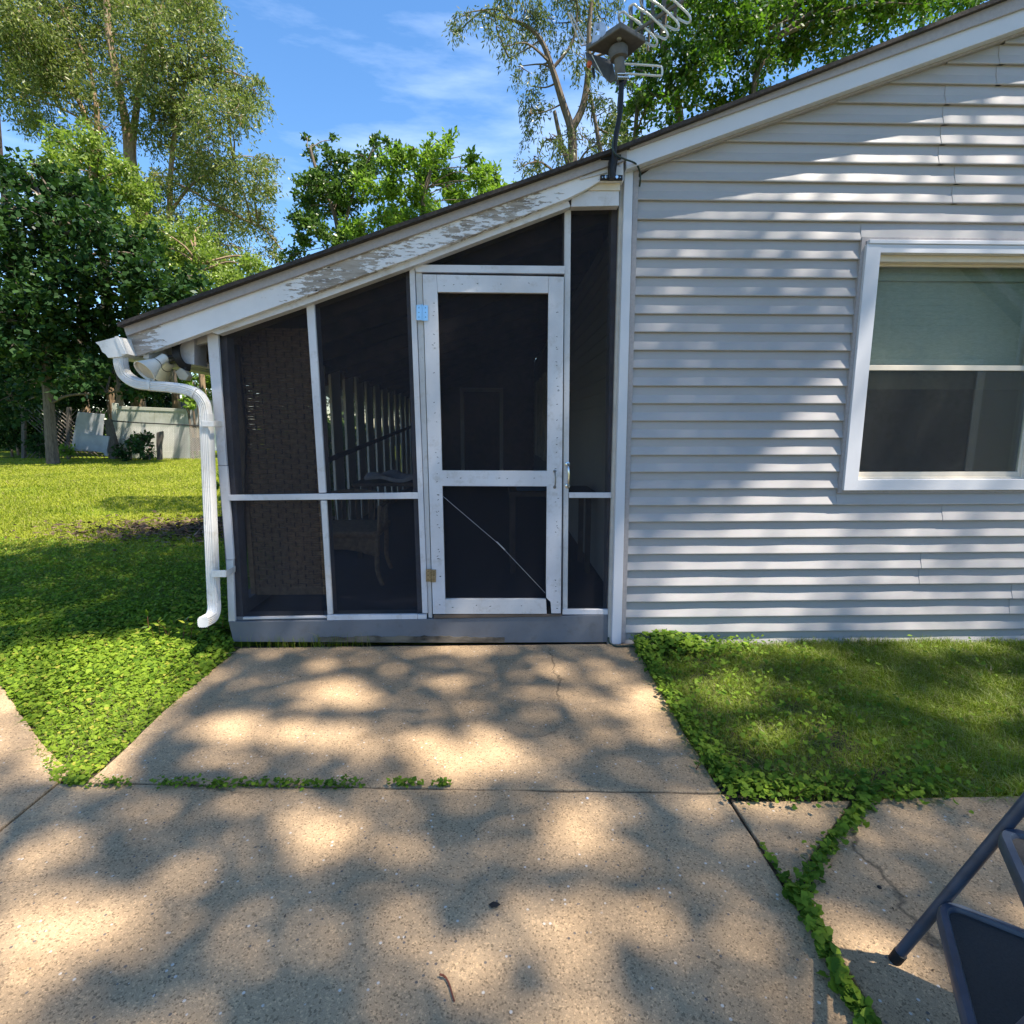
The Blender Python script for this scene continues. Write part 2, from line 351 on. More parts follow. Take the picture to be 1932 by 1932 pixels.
def glassmat():
    m = bpy.data.materials.new('window_glass'); m.use_nodes = True; n = m.node_tree.nodes; l = m.node_tree.links; n.clear()
    o = n.new('ShaderNodeOutputMaterial'); t = n.new('ShaderNodeBsdfTransparent'); g = n.new('ShaderNodeBsdfGlossy'); g.inputs['Roughness'].default_value = .015
    t.inputs['Color'].default_value = (.88, .92, .89, 1)
    fr = n.new('ShaderNodeLayerWeight'); fr.inputs['Blend'].default_value = .5
    pw_ = n.new('ShaderNodeMath'); pw_.operation = 'POWER'; pw_.inputs[1].default_value = 4; l.new(fr.outputs['Facing'], pw_.inputs[0])
    mu = n.new('ShaderNodeMath'); mu.operation = 'MULTIPLY_ADD'; mu.inputs[1].default_value = .9; mu.inputs[2].default_value = .10; mu.use_clamp = True; l.new(pw_.outputs[0], mu.inputs[0])
    x = n.new('ShaderNodeMixShader'); l.new(mu.outputs[0], x.inputs[0]); l.new(t.outputs[0], x.inputs[1]); l.new(g.outputs[0], x.inputs[2])
    dn = noise(n, l, 9, 6, .7, scale=(3.5, 1, .35)); dr = ramp(n, [(.45, (.015, .015, .015)), (.8, (.035, .035, .035))]); l.new(dn.outputs['Fac'], dr.inputs['Fac'])
    d = n.new('ShaderNodeBsdfDiffuse'); d.inputs['Color'].default_value = (.42, .44, .42, 1)
    y = n.new('ShaderNodeMixShader'); l.new(dr.outputs[0], y.inputs[0]); l.new(x.outputs[0], y.inputs[1]); l.new(d.outputs[0], y.inputs[2])
    bt = noise(n, l, 1.6, 2, .4); b = n.new('ShaderNodeBump'); b.inputs['Strength'].default_value = .012; b.inputs['Distance'].default_value = .02; l.new(bt.outputs['Fac'], b.inputs['Height']); l.new(b.outputs[0], g.inputs['Normal'])
    l.new(y.outputs[0], o.inputs[0]); return m
M['glass'] = glassmat()
def peelmat():
    m, n, l, p, o = newmat('peeling_white_paint'); p.inputs['Roughness'].default_value = .65; p.inputs['Specular IOR Level'].default_value = .25
    ang = (0, R(19.5), 0)
    big = noise(n, l, 1.7, 3, .5, scale=(1, 1, 1)); fine = noise(n, l, 44, 10, .7, scale=(.35, 1, 1.6), rot=ang)
    add = n.new('ShaderNodeMath'); add.operation = 'MULTIPLY_ADD'; add.inputs[1].default_value = .75; l.new(big.outputs['Fac'], add.inputs[0])
    # more wear towards the middle stretch of the board and its end by the gutter
    tc = n.new('ShaderNodeTexCoord'); sx = n.new('ShaderNodeSeparateXYZ'); l.new(tc.outputs['Object'], sx.inputs[0])
    mr = n.new('ShaderNodeMapRange'); mr.inputs['From Min'].default_value = -2.4; mr.inputs['From Max'].default_value = .7; l.new(sx.outputs[0], mr.inputs['Value'])
    wr = ramp(n, [(0, (.34,) * 3), (.10, (.26,) * 3), (.22, (.02,) * 3), (.36, (.06,) * 3), (.55, (.17,) * 3), (.72, (.17,) * 3), (.88, (.14,) * 3), (1, (.05,) * 3)]); l.new(mr.outputs[0], wr.inputs['Fac'])
    l.new(fine.outputs['Fac'], add.inputs[2])
    ad2 = n.new('ShaderNodeMath'); ad2.operation = 'ADD'; l.new(add.outputs[0], ad2.inputs[0]); l.new(wr.outputs[0], ad2.inputs[1])
    k = ramp(n, [(.995, (0, 0, 0)), (1.0, (1, 1, 1))])
    half = n.new('ShaderNodeMath'); half.operation = 'MULTIPLY'; half.inputs[1].default_value = .93; l.new(ad2.outputs[0], half.inputs[0])
    k = ramp(n, [(.972, (0, 0, 0)), (.982, (1, 1, 1))]); l.new(half.outputs[0], k.inputs['Fac'])
    wood = noise(n, l, 30, 6, .7, scale=(.2, 1, 2), rot=ang); wr2 = ramp(n, [(.3, (.14, .115, .095)), (.5, (.33, .29, .25)), (.7, (.46, .41, .37))]); l.new(wood.outputs['Fac'], wr2.inputs['Fac'])
    hole = noise(n, l, 16, 4, .6, scale=(.32, 1, 2.2), rot=ang); hr = ramp(n, [(.69, (0, 0, 0)), (.70, (1, 1, 1))]); l.new(hole.outputs['Fac'], hr.inputs['Fac'])
    hm = mixc(n, l, 1.0, hr.outputs[0], k.outputs[0], 'MULTIPLY')
    pt = noise(n, l, 4, 6, .6); pr = ramp(n, [(.3, (.62, .62, .64)), (.65, (.74, .74, .76))]); l.new(pt.outputs['Fac'], pr.inputs['Fac'])
    a = mixc(n, l, k.outputs[0], pr.outputs[0], wr2.outputs[0]); b = mixc(n, l, hm, a, (.012, .01, .01)); l.new(b, p.inputs['Base Color'])
    inv = n.new('ShaderNodeInvert'); l.new(k.outputs[0], inv.inputs['Color']); bump(n, l, p, inv.outputs[0], .6, .003)
    return m
M['peel'] = peelmat()
def blindmat():
    m, n, l, p, o = newmat('grey_green_blind'); p.inputs['Roughness'].default_value = .8
    t = noise(n, l, 200, 3, .5, scale=(.2, 1, 1)); r = ramp(n, [(.3, (.30, .335, .305)), (.7, (.38, .42, .385))]); l.new(t.outputs['Fac'], r.inputs['Fac']); l.new(r.outputs[0], p.inputs['Base Color']); return m
M['blind'] = blindmat()

# ------------------------------------------------------------------ the ground
def ground():
    xs = np.concatenate([np.linspace(-400, -45, 6), np.linspace(-40, 30, 71), np.linspace(36, 400, 6)])
    ys = np.concatenate([np.linspace(-400, -25, 6), np.linspace(-20, 40, 121), np.linspace(48, 500, 8)])
    X, Y = np.meshgrid(xs, ys); Z = gz(X, Y) - .018
    mb = MB(); V = np.stack([X, Y, Z], -1).reshape(-1, 3); nx = len(xs)
    mb.v = [tuple(p) for p in V]; mb.f = [(j * nx + i, j * nx + i + 1, (j + 1) * nx + i + 1, (j + 1) * nx + i) for j in range(len(ys) - 1) for i in range(nx - 1)]; mb.m = [0] * len(mb.f)
    o = mb.build('ground', M['ground'], smooth=True); tag(o, kind='structure')
ground()
def slab(name, pts, mat='concrete', z=0.0):
    mb = MB()
    # slightly irregular edges: subdivide the outline and jitter it by a few millimetres
    P = []
    for i in range(len(pts)):
        a = np.array(pts[i]); b = np.array(pts[(i + 1) % len(pts)]); n = max(1, int(np.linalg.norm(b - a) / .07))
        if np.linalg.norm(b - a) > 6: n = 1
        for k in range(n):
            q = a + (b - a) * k / n; P.append((q[0] + (rnd.uniform(-.004, .004) if k else 0), q[1] + (rnd.uniform(-.004, .004) if k else 0), z))
    mb.prism(P, (0, 0, -.1)); o = mb.build(name, M[mat]); b = o.modifiers.new('b', 'BEVEL'); b.width = .005; b.segments = 2; b.limit_method = 'ANGLE'; b.angle_limit = R(50); tag(o, kind='structure'); return o
JY = lambda x: -1.305 - .0513 * (x + 1.9)
slab('concrete_walk', [(-1.60, -.02), (.86, -.02), (.835, -1.0), (.838, JY(.84) + .005), (-1.59, JY(-1.6) + .005), (-1.585, -1.24), (-1.62, -.6)])
slab('concrete_patio', [(-1.69, JY(-1.7) - .005), (.842, JY(.84) - .006), (.856, -2.2), (.87, -9), (-1.70, -9)])
slab('concrete_path', [(-1.702, -1.25), (-2.05, -.98), (-2.62, -.50), (-3.0, -.30), (-9, .2), (-9, -9), (-1.71, -9)])
slab('concrete_corner', [(.856, -1.49), (1.295, -1.50), (.965, -1.785), (.876, -1.90)])
slab('concrete_slab', [(1.335, -1.49), (9, -1.50), (9, -9), (.893, -9), (.882, -2.2), (.894, -1.93), (1.00, -1.78)])
so_ = MB().box((-2.2, -2.6, -.13), (1.6, .03, -.014)).build('soil', M['soil']); tag(so_, kind='structure')
bed = MB().prism([(-1.66, -1.4, -.028), (-1.70, .06, -.028), (-2.9, .06, -.028), (-2.75, -.4, -.028)], (0, 0, -.01)).build('soil', M['soil']); tag(bed, kind='structure')

# ------------------------------------------------------------------ the house with its screened porch
H = thing('house', 'house with grey lap siding and a white-framed screened porch under one roof', 'house')
XC = W(1190, 800)[0]                                # corner between porch and siding wall
XL = W(400, 900, .03)[0]
# rake line of the house and of the porch in plane Y=-0.1
def line(p, q, Y):
    a = W(*p, Y); b = W(*q, Y); s = (b[1] - a[1]) / (b[0] - a[0]); return lambda X: a[1] + s * (X - a[0]), s
rk_h, sl_h = line((1198, 317), (1932, 64), -.02)      # lower edge of the rake trim on siding
rt_h, sl_t = line((1183, 271), (1883, 0), -.12)
rt_p, sl_p = line((231.5, 613), (1151, 289), -.12)
print('slopes', sl_h, sl_t, sl_p, 'XC', XC, 'XL', XL, 'fence z', proj((-9, 17.5, .17)))
RX = 4.9
# siding courses
Z0 = W(1500, 1218)[1]; EXP = .1016
XS = W(1186, 800)[0]; XR = 9.2
wx0 = W(1583, 925, -.03)[0]; wz0 = W(1600, 931, -.03)[1]; wz1 = W(1640, 446, -.03)[1]; wx1 = W(1960, 700, -.03)[0] + .14
print('window', wx0, wx1, wz0, wz1, 'Z0', Z0)
def siding_front():
    mb = MB(); n = int((rk_h(RX) - Z0) / EXP) + 2
    nrs = np.random.default_rng(5)
    def course(z, xa, xb, off, xa_top=None, xb_top=None):
        k = max(1, int((xb - xa) / .13)); xa_top = xa if xa_top is None else xa_top; xb_top = xb if xb_top is None else xb_top
        vs = []
        for i in range(k + 1):
            t = i / k; x = xa + (xb - xa) * t; xt = xa_top + (xb_top - xa_top) * t
            wv = .0011 * math.sin(x * 5.1 + z * 9) + .0009 * math.sin(x * 11.7 + z * 31) + off
            xm = x + (xt - x) * .5; vs += [(x, .012, z), (x, -.0175 - wv, z), (x, -.0198 - wv, z + .004), (x, -.0190 - wv, z + .009), (xm, -.0050 - off - wv * .5, z + .052), (xt, -.0015 - off, z + EXP + .002)]
        fs = []
        for i in range(k):
            for j in range(5): a = i * 6 + j; fs.append((a, a + 6, a + 7, a + 1))
        mb.add(vs, fs)
        for e in (0, k): mb.add([vs[e * 6 + j] for j in range(6)] + [(vs[e * 6 + 5][0], .012, vs[e * 6 + 5][2])], [(0, 1, 2, 3, 4, 5, 6)])
    for i in range(n):
        z = Z0 + i * EXP
        def xl(zz): return max(XS, (zz - rk_h(0)) / sl_h + .01)
        def xr(zz): return min(XR, 2 * RX - (zz - rk_h(0)) / sl_h - .01)
        a, at_ = xl(z + .01), xl(z + EXP); b, bt = xr(z + .01), xr(z + EXP)
        if a >= b or at_ >= bt: continue
        segs = [(a, b, at_, bt)]
        if z < wz1 and z + EXP > wz0:
            segs = [(a, wx0 + .01, at_, wx0 + .01), (wx1 - .01, b, wx1 - .01, bt)]
            if z < wz0: zt = wz0 + .005; yt = -.0208 + (.0193) * (zt - z) / EXP; mb.prism([(wx0, -.0208, z + .004), (wx0, yt, zt), (wx0, .01, zt), (wx0, .01, z), (wx0, -.0190, z)], (wx1 - wx0, 0, 0))
            if z + EXP > wz1: yb_ = -.0208 + .0193 * (wz1 - z) / EXP; mb.prism([(wx0, yb_, wz1 - .004), (wx0, -.0015, z + EXP + .002), (wx0, .01, z + EXP + .002), (wx0, .01, wz1 - .004)], (wx1 - wx0, 0, 0))
        # factory laps: panels meet every few metres, one panel covers two courses
        lapx = {1: 2.62, 2: 4.3, 0: 5.6}[(i // 2) % 3] + .17 * ((i // 6) % 4)
        if i in (4, 5): lapx = W(1750, 1010)[0]
        if i in (2, 3): lapx = W(1920, 1080)[0]
        if i in (28, 29, 30, 31): lapx = W(1787, 215)[0]
        for (p, q, pt, qt) in segs:
            if p + .05 < lapx < q - .05: course(z, p, lapx, 0, pt, lapx); course(z, lapx - .03, q, .0022, lapx - .03, qt)
            else: course(z, p, q, 0, pt, qt)
    return mb.build('siding', M['siding'], H)
siding_front()
# sheathing and the other walls of the house
HB = 9.0
PR = lambda X: rt_h(X) - .13
mb = MB()
wl = XC + .02
mb.prism([(wl, .02, .0), (wx0 + .05, .02, .0), (wx0 + .05, .02, PR(wx0 + .05)), (wl, .02, PR(wl))], (0, .10, 0))
mb.prism([(wx1 - .05, .02, .0), (XR, .02, .0), (XR, .02, PR(2 * RX - XR)), (RX, .02, PR(RX)), (wx1 - .05, .02, PR(wx1 - .05))], (0, .10, 0))
mb.box((wx0 + .05, .02, 0), (wx1 - .05, .12, wz0 + .05))
mb.prism([(wx0 + .05, .02, wz1 - .05), (wx1 - .05, .02, wz1 - .05), (wx1 - .05, .02, PR(wx1 - .05)), (wx0 + .05, .02, PR(wx0 + .05))], (0, .10, 0))
mb.build('wall', M['stud'], H)
mb = MB(); mb.box((XR - .1, .13, 0), (XR, HB, PR(2 * RX - XR))); mb.prism([(wl, HB, 0), (XR, HB, 0), (XR, HB, PR(2 * RX - XR)), (RX, HB, PR(RX)), (wl, HB, PR(wl))], (0, .1, 0)); mb.build('wall', M['siding'], H)
# side wall of the house inside the porch: lap siding too
mb = MB(); k = int((PR(wl) - .18) / EXP)
for i in range(k):
    z = .19 + i * EXP
    mb.prism([(wl, .14, z), (wl - .014, .14, z), (wl - .002, .14, z + EXP), (wl, .14, z + EXP)], (0, HB - .3, 0))
mb.build('side_siding', M['siding'], H); MB().box((wl + .002, .13, 0), (wl + .1, HB - .01, PR(wl) - .03)).build('wall', M['stud'], H)
# foundation strip under the siding
MB().box((XS, .0, -.1), (XR, .1, Z0 + .012)).build('foundation', M['dark'], H)
# corner trim
mb = MB()
mb.px([(1179, 300), (1195.5, 300), (1172, 1216), (1154, 1216)], -.040, .055)
mb.build('corner_trim', M['wrap'], H, bevel=.003)
MB().px([(1195.5, 305), (1205.5, 318), (1180, 1213), (1171.5, 1213)], -.022, .03).build('corner_channel', M['drip'], H, bevel=.002)
MB().px([(1170.5, 300), (1180, 300), (1155, 1216), (1146, 1216)], -.008, .10).build('corner_edge', M['beige'], H)

# rake boards
e = 1e-3
def rakeband(name, top, bot, Y, th, mat, x1=None, bevel=.002):
    mb = MB(); mb.px(top + bot[::-1], Y, th); return mb.build(name, mat, H, bevel=bevel)
def ext(p, q, x): s = (q[1] - p[1]) / (q[0] - p[0]); return (x, p[1] + s * (x - p[0]))
def mirror_rake(name, p, q, r, s_, Y, th, mat):
    # from photo edge lines to the ridge and down the far slope
    lo, sl_ = line(r, s_, Y); up, su = line(p, q, Y); x0 = W(*p, Y)[0]; x0b = W(*r, Y)[0]
    xr_ = RX; mb = MB()
    mb.prism([(x0, Y, up(x0)), (xr_, Y, up(xr_)), (xr_, Y, lo(xr_)), (x0b, Y, lo(x0b))], (0, th, 0))
    xe = 2 * RX + .1
    mb.prism([(xr_ , Y, up(xr_)), (xe, Y, up(2 * RX - xe)), (xe, Y, lo(2 * RX - xe)), (xr_, Y, lo(xr_))], (0, th, 0))
    return mb.build(name, mat, H, bevel=.002)
mirror_rake('rake_trim', (1183, 271.5), (1883.5, 0), (1190, 281.5), (1932, 15), -.112, .05, M['drip'])
mirror_rake('rake_board', (1181, 284), (1932, 14.7), (1182, 319), (1932, 50.7), -.095, .08, M['wrap'])
mirror_rake('rake_channel', (1198, 313.5), (1932, 50), (1207, 321.5), (1932, 62.7), -.040, .045, M['drip'])
# porch side: peeling fascia under the taupe drip edge
MB().px([(231.5, 614), (1151, 290), (1183, 279), (1183, 300.5), (1176.5, 303), (238.5, 633.7)], -.105, .05).build('porch_rake_trim', M['drip'], H, bevel=.002)
fb = MB(); fb.px([(238.5, 633.2), (700, 470.5), (1176.5, 302.5), (1176.5, 342), (1131, 342.5), (1106, 357), (1071, 374.5), (786, 483.5), (500, 585.5), (257, 673), (249, 671)], -.085, .05)
fb.build('fascia_board', M['peel'], H, bevel=.002)
MB().px([(1112, 357), (1134, 344), (1170, 344), (1170, 359), (1110, 359)], -.06, .06).build('gable_filler', M['cream'], H, bevel=.002)
MB().px([(1078, 373.5), (1110, 360), (1168, 360), (1168, 388), (1078, 390)], -.052, .06).build('gable_filler', M['trim'], H, bevel=.002)
mb = MB(); mb.px([(1092, 322), (1135, 311), (1137, 314), (1094, 326)], -.092, .01); mb.px([(1093, 334), (1150, 321), (1150, 324), (1095, 339)], -.092, .01)
mb.build('board_patch', M['trim2'], H)

# roof: one slab from the porch eave up to the ridge and down the other side
XE = W(231, 613, -.12)[0] - .012
def roofpts(Y):
    e0 = rt_p(XE); x1 = W(1165, 283, -.12)[0]
    top = [(XE, Y, e0 + .012), (x1, Y, rt_p(x1) + .012), (RX, Y, rt_h(RX) + .012)]; xe = 2 * RX + .15
    top.append((xe, Y, rt_h(2 * RX - xe) + .012)); bot = [(x, y, z - .020) for x, y, z in top]
    return top + bot[::-1]
MB().prism(roofpts(-.145), (0, HB + .5, 0)).build('roof', M['shingle'], H)
def deck(Y):
    e0 = rt_p(XE); x1 = W(1165, 283, -.12)[0]
    top = [(XE + .05, Y, rt_p(XE + .05) - .012), (x1, Y, rt_p(x1) - .012), (RX, Y, rt_h(RX) - .012), (2 * RX, Y, rt_h(0) - .012)]
    return top + [(x, y, z - .03) for x, y, z in top][::-1]
MB().prism(deck(-.06), (0, HB + .35, 0)).build('roof_deck', M['darkwood'], H)
for y in np.arange(.45, 8.8, .6):                       # rafters over the porch, tails reach the eave
    mb = MB(); a = XE + .14; b = wl - .02
    mb.prism([(a, y, rt_p(a) - .046), (b, y, rt_p(b) - .046), (b, y, rt_p(b) - .17), (a, y, rt_p(a) - .17)], (0, .045, 0)); mb.build('rafter', M['darkwood'], H)
# eave board along the gutter
MB().box((XE + .07, -.06, rt_p(XE + .07) - .19), (XE + .10, HB, rt_p(XE + .07) - .045)).build('eave_board', M['trim2'], H)
# blocking at the eave, its end painted white beside the flood lamp
MB().px([(337.5, 639), (366, 630), (366.5, 688), (341, 688)], .03, .14).build('eave_block', M['trim'], H, bevel=.003)
MB().px([(366.5, 637), (391, 630), (391, 646), (366.5, 652)], .06, .04).build('eave_plate', M['trim2'], H)
MB().px([(366, 680), (396, 687), (396, 696), (352, 690)], .25, .09).build('eave_plate', M['trim2'], H)
# gutter along the left eave
gp = [(180, 646), (219, 636), (230, 637), (240, 668), (228, 673), (204, 675), (199, 668), (193, 664), (187, 652)]
mb = MB(); o0 = [atY(x, y, -.16) for x, y in gp]
mb.prism(o0, (0, .004, 0))
n_ = len(gp); vs = []
for p in o0: vs += [p, p + np.array([0, HB, 0])]
mb.add(vs, [(2 * i, 2 * i + 1, 2 * ((i + 1) % n_) + 1, 2 * ((i + 1) % n_)) for i in range(n_) if i != 0])
mb.px([(216, 635), (222, 634), (238, 668), (229, 669)], -.166, .006)
mb.build('gutter', M['pipe'], H)
# downspout
def smooth(pts, k=6):
    P = [np.array(p, float) for p in pts]; out_ = []
    for i in range(len(P) - 1):
        p0 = P[max(0, i - 1)]; p1 = P[i]; p2 = P[i + 1]; p3 = P[min(len(P) - 1, i + 2)]
        for j in range(k):
            t = j / k; out_.append(.5 * ((2 * p1) + (-p0 + p2) * t + (2 * p0 - 5 * p1 + 4 * p2 - p3) * t * t + (-p0 + 3 * p1 - 3 * p2 + p3) * t ** 3))
    out_.append(P[-1]); return out_
def ribsec(a, b, ribs=True):
    pts = []
    m = 40
    for j in range(m):
        t = 2 * math.pi * j / m; c, s_ = math.cos(t), math.sin(t); r = (abs(c) ** 4 + abs(s_) ** 4) ** -.25
        k = 1 - (.09 * (.5 - .5 * math.cos(t * 20)) if ribs else 0); pts.append((a * c * r * k, b * s_ * r * k))
    return pts
ds = thing('downspout', 'white ribbed metal downspout curving from the gutter down beside the left porch post', 'downspout')
path = [(228, 672, -.12), (229, 690, -.12), (237, 708, -.11), (257, 722, -.11), (283, 727, -.10), (322, 731, -.09), (350, 735, -.08), (372, 744, -.07), (385, 762, -.06), (389, 785, -.06)]
P3 = [atY(x, y, Y) for x, y, Y in path]
PP = smooth(P3, 7)
mb = MB(); mb.sweep(PP, ribsec(.028, .034), up=(0, -1, 0))
for t in (.44, .74): i = int(len(PP) * t); mb.sweep([PP[i], PP[i + 1]], ribsec(.0315, .0375, False), up=(0, -1, 0))
mb.build('elbow', M['pipe'], ds, smooth=True)
st = [atY(389, 780, -.06), atY(392, 850, -.06), atY(400, 1050, -.06), atY(404, 1140, -.06)]
MB().sweep(st, ribsec(.031, .034, True), up=(0, -1, 0)).build('pipe', M['pipe'], ds, smooth=True)
bt = smooth([atY(404, 1136, -.06), atY(404, 1150, -.07), atY(400, 1163, -.10), atY(391, 1170, -.16), atY(383, 1174, -.21)], 5)
MB().sweep(bt, ribsec(.032, .032), up=(0, -1, 0)).build('elbow', M['pipe'], ds, smooth=True)
for (x0, y0, x1, y1) in ((380, 794, 402, 805), (399, 1077, 425, 1089)):
    mb = MB(); mb.px([(x0, y0), (x1, y0 + (1 if y0 < 900 else -1)), (x1, y1), (x0, y1)], -.103, .006); a = atY(x1, y0, -.103); b = atY(x1, y1, -.103)
    mb.prism([a, b, b + np.array([0, .12, 0]), a + np.array([0, .12, 0])], (.004, 0, 0)); mb.build('strap', M['pipe'], ds, bevel=.0015)

# ---- porch frame: trim strips (in front), screens, studs behind
TY = -.005; TT = .02; SY = .018
def strip(name, pts, mat='trim', Y=TY, th=TT, par=None): return MB().px(pts, Y, th).build(name, M[mat], par or H, bevel=.0018)
strip('corner_post_trim', [(389.5, 640), (411, 631), (419, 765), (427, 880), (429, 879)][:0] + [(389.5, 625), (411, 631), (419.5, 765), (427.5, 878), (411.5, 878)], 'trim')
strip('corner_post_trim', [(411.5, 878.8), (428, 878.8), (441, 1056), (427, 1056)], 'trim')
strip('corner_post_trim', [(426.5, 1057), (440, 1057), (440, 1080), (443, 1160), (444, 1173), (431, 1173)], 'trim2')
strip('rake_rail', [(389.5, 624), (786, 483.2), (1071, 375.7), (1077, 389.5), (786, 499), (578, 574), (411, 631)], 'trim', Y=-.050, th=.06)
strip('mullion_trim', [(577.3, 570), (592, 565), (615, 929.5), (601.4, 930)])
strip('mullion_trim', [(605.3, 944.5), (616, 944.5), (627.5, 1159), (617.9, 1159.3)], 'trim2')
strip('screen_rail', [(430.5, 934), (790, 929.2), (790, 941), (432, 944.5)], Y=-.008)
strip('screen_rail', [(1073.5, 929.5), (1155, 929.5), (1155, 939.5), (1073.5, 939.5)], Y=-.008)
strip('sill_trim', [(617, 1160.5), (787.5, 1159), (787.5, 1168), (617, 1170.5)], Y=-.010)
strip('sill_trim', [(788, 1159.5), (805, 1159.5), (805, 1167.5), (788, 1168)], Y=-.008)
strip('sill_trim', [(458, 1165), (616, 1162.5), (616, 1166), (458, 1169)], 'trim2', Y=.0)
strip('sill_trim', [(1062, 1150), (1147, 1150), (1147, 1159.5), (1061, 1159.5)], Y=-.010)
strip('door_jamb', [(772, 502), (782, 498), (807.3, 1157), (797, 1157)], Y=-.004)
strip('door_jamb', [(784, 513.5), (796.3, 513.5), (815.6, 1165.6), (808.3, 1165.6)], 'trim2', Y=.004)
strip('door_jamb', [(1065.5, 392), (1077.5, 390.5), (1070.7, 1149), (1062.2, 1149)], 'trim2', Y=.0)
strip('door_header', [(782, 499), (1065.5, 501.6), (1065.5, 516.4), (784, 513.0)], Y=-.012, th=.03)
# studs behind the screens
def stud(pts, th=.088, mat='stud', Y=SY + .004): return MB().px(pts, Y, th).build('stud', M[mat], H)
stud([(392, 632), (427, 632), (459, 1165), (434, 1165)]); stud([(577.5, 574), (594, 568), (629, 1162), (619, 1162)]); stud([(765, 500), (784, 496), (806, 1162), (788, 1162)])
stud([(1064, 392), (1077, 390), (1071, 1160), (1060, 1160)]); stud([(1154, 388), (1172, 388), (1150, 1160), (1143, 1160)])
MB().px([(392, 628), (786, 487), (1071, 379), (1172, 379), (1172, 392), (1074, 395), (786, 506), (412, 640)], SY + .004, .088).build('top_plate', M['stud'], H)
stud([(432, 936), (1, 1), (790, 931), (790, 939), (432, 942)][0:1] + [(790, 931), (790, 939), (432, 942)], .03); stud([(1073, 931), (1155, 931), (1155, 938), (1073, 938)], .03)
MB().px([(783, 500), (1066, 503), (1066, 515), (784, 512)], SY + .012, .08).build('stud', M['stud'], H)
# second wooden post seen behind the corner
MB().px([(432, 650), (447, 650), (462, 820), (458, 1150), (448, 1150)], .26, .05).build('stud', M['darkwood'], H)
# screens
def screen(pts, Y=SY, par=None):
    P = [atY(x, y, Y) for x, y in pts]; return MB().prism(P, (0, .001, 0)).build('screen', M['screen'], par or H)
screen([(400, 632), (582, 566), (612, 1164), (440, 1168)]); screen([(586, 568), (772, 500), (800, 1162), (624, 1164)])
screen([(784, 502), (784, 495), (1068, 390), (1068, 503)], Y=SY + .006); screen([(1074, 389), (1170, 388), (1149, 1156), (1068, 1156)])
# bottom plate, sloped inner sill and base board
mb = MB(); mb.px([(431, 1173), (617, 1171), (808, 1168), (1147, 1160), (1147, 1212), (860, 1213), (440, 1211)], -.012, .16); mb.build('base_board', M['grey_paint'], H, bevel=.003)
MB().px([(440, 1164), (803, 1160), (803, 1166.8), (440, 1170)], .012, .10).build('sill', M['grey_paint'], H); MB().px([(1062, 1158), (1147, 1158), (1147, 1160.5), (1062, 1160.5)], .012, .10).build('sill', M['grey_paint'], H)
mb = MB(); mb.px([(818, 1160), (1060, 1159), (1060, 1163), (818, 1167)], -.02, .16); mb.build('threshold', M['darkwood'], H, bevel=.002)
jg = random.Random(4); mb = MB(); mb.px([(600 + 352 * i / 44, 1203.5 - 3.2 * math.sin(math.pi * i / 44) + jg.uniform(-1.6, 1.4)) for i in range(45)] + [(952, 1212.5), (600, 1211)], -.0165, .008); mb.build('rotten_edge', M['rot'], H)

# ---- screen door
D = bpy.data.objects.new('screen_door', None); COL.objects.link(D); D.parent = H
DY = -.022; DT = .028
def staples(mb, pts, Y):
    for (x, y) in pts:
        a = rnd.uniform(-.5, .5); l_ = rnd.uniform(2.0, 3.6)
        dx, dy = math.cos(a) * l_ / 2, math.sin(a) * l_ / 2
        mb.px([(x - dx, y - dy - .55), (x + dx, y + dy - .55), (x + dx, y + dy + .55), (x - dx, y - dy + .55)], Y - .0006, .001, 1)
def sp(xa, ya, xb, yb, n, jit=3): return [(xa + (xb - xa) * t + rnd.uniform(-jit, jit), ya + (yb - ya) * t) for t in sorted(rnd.random() for _ in range(n))]
mb = MB(); mb.px([(797.3, 517.5), (823.5, 518), (825.2, 551), (839.8, 1130), (840.5, 1158.3), (816.8, 1158.3)], DY, DT); staples(mb, sp(817, 570, 831, 1150, 34), DY); mb.build('stile', [M['trim'], M['dark']], D, bevel=.0015)
mb = MB(); mb.px([(1035.5, 521.5), (1064, 522.5), (1058.0, 1157.3), (1040.5, 1157.3), (1039, 1136), (1031, 1128), (1030.5, 1100), (1034.9, 553)], DY, DT); staples(mb, sp(1053, 560, 1049, 1150, 30), DY); mb.build('stile', [M['trim'], M['dark']], D, bevel=.0015)
mb = MB(); mb.px([(824, 518), (1035, 521.4), (1034.6, 552.9), (825.6, 550.8)], DY + .001, DT); staples(mb, [(838, 539), (856, 537), (872, 536), (901, 535), (945, 536), (998, 534)], DY); mb.build('door_rail', [M['trim'], M['dark']], D, bevel=.0015)
mb = MB(); mb.px([(832.6, 887.8), (1033, 888.6), (1032.4, 917.6), (833.6, 916.8)], DY - .001, DT); staples(mb, [(844, 901), (869, 902), (942, 902), (957, 903), (1008, 902)], DY - .001); mb.build('door_rail', [M['trim'], M['dark']], D, bevel=.0015)
mb = MB(); mb.px([(839.5, 1131), (1030, 1131), (1031.5, 1158), (840.8, 1158.2)], DY + .002, DT); staples(mb, [(854, 1146), (899, 1142), (925, 1144), (984, 1143)], DY + .002); mb.build('door_rail', [M['trim2'], M['dark']], D, bevel=.0015)
screen([(822, 549), (1037, 549), (1034, 1133), (838, 1133)], Y=SY - .006, par=D)
# cross brace wire with turnbuckle in the lower panel
mb = MB(); mb.tube([atY(833, 934, -.0), atY(944, 1029, -.006), atY(1029, 1119, -.0)], .0012, k=6); mb.tube([atY(937, 1022, -.008), atY(953, 1038, -.008)], .0036, k=8); mb.build('brace_wire', M['alu'], D)
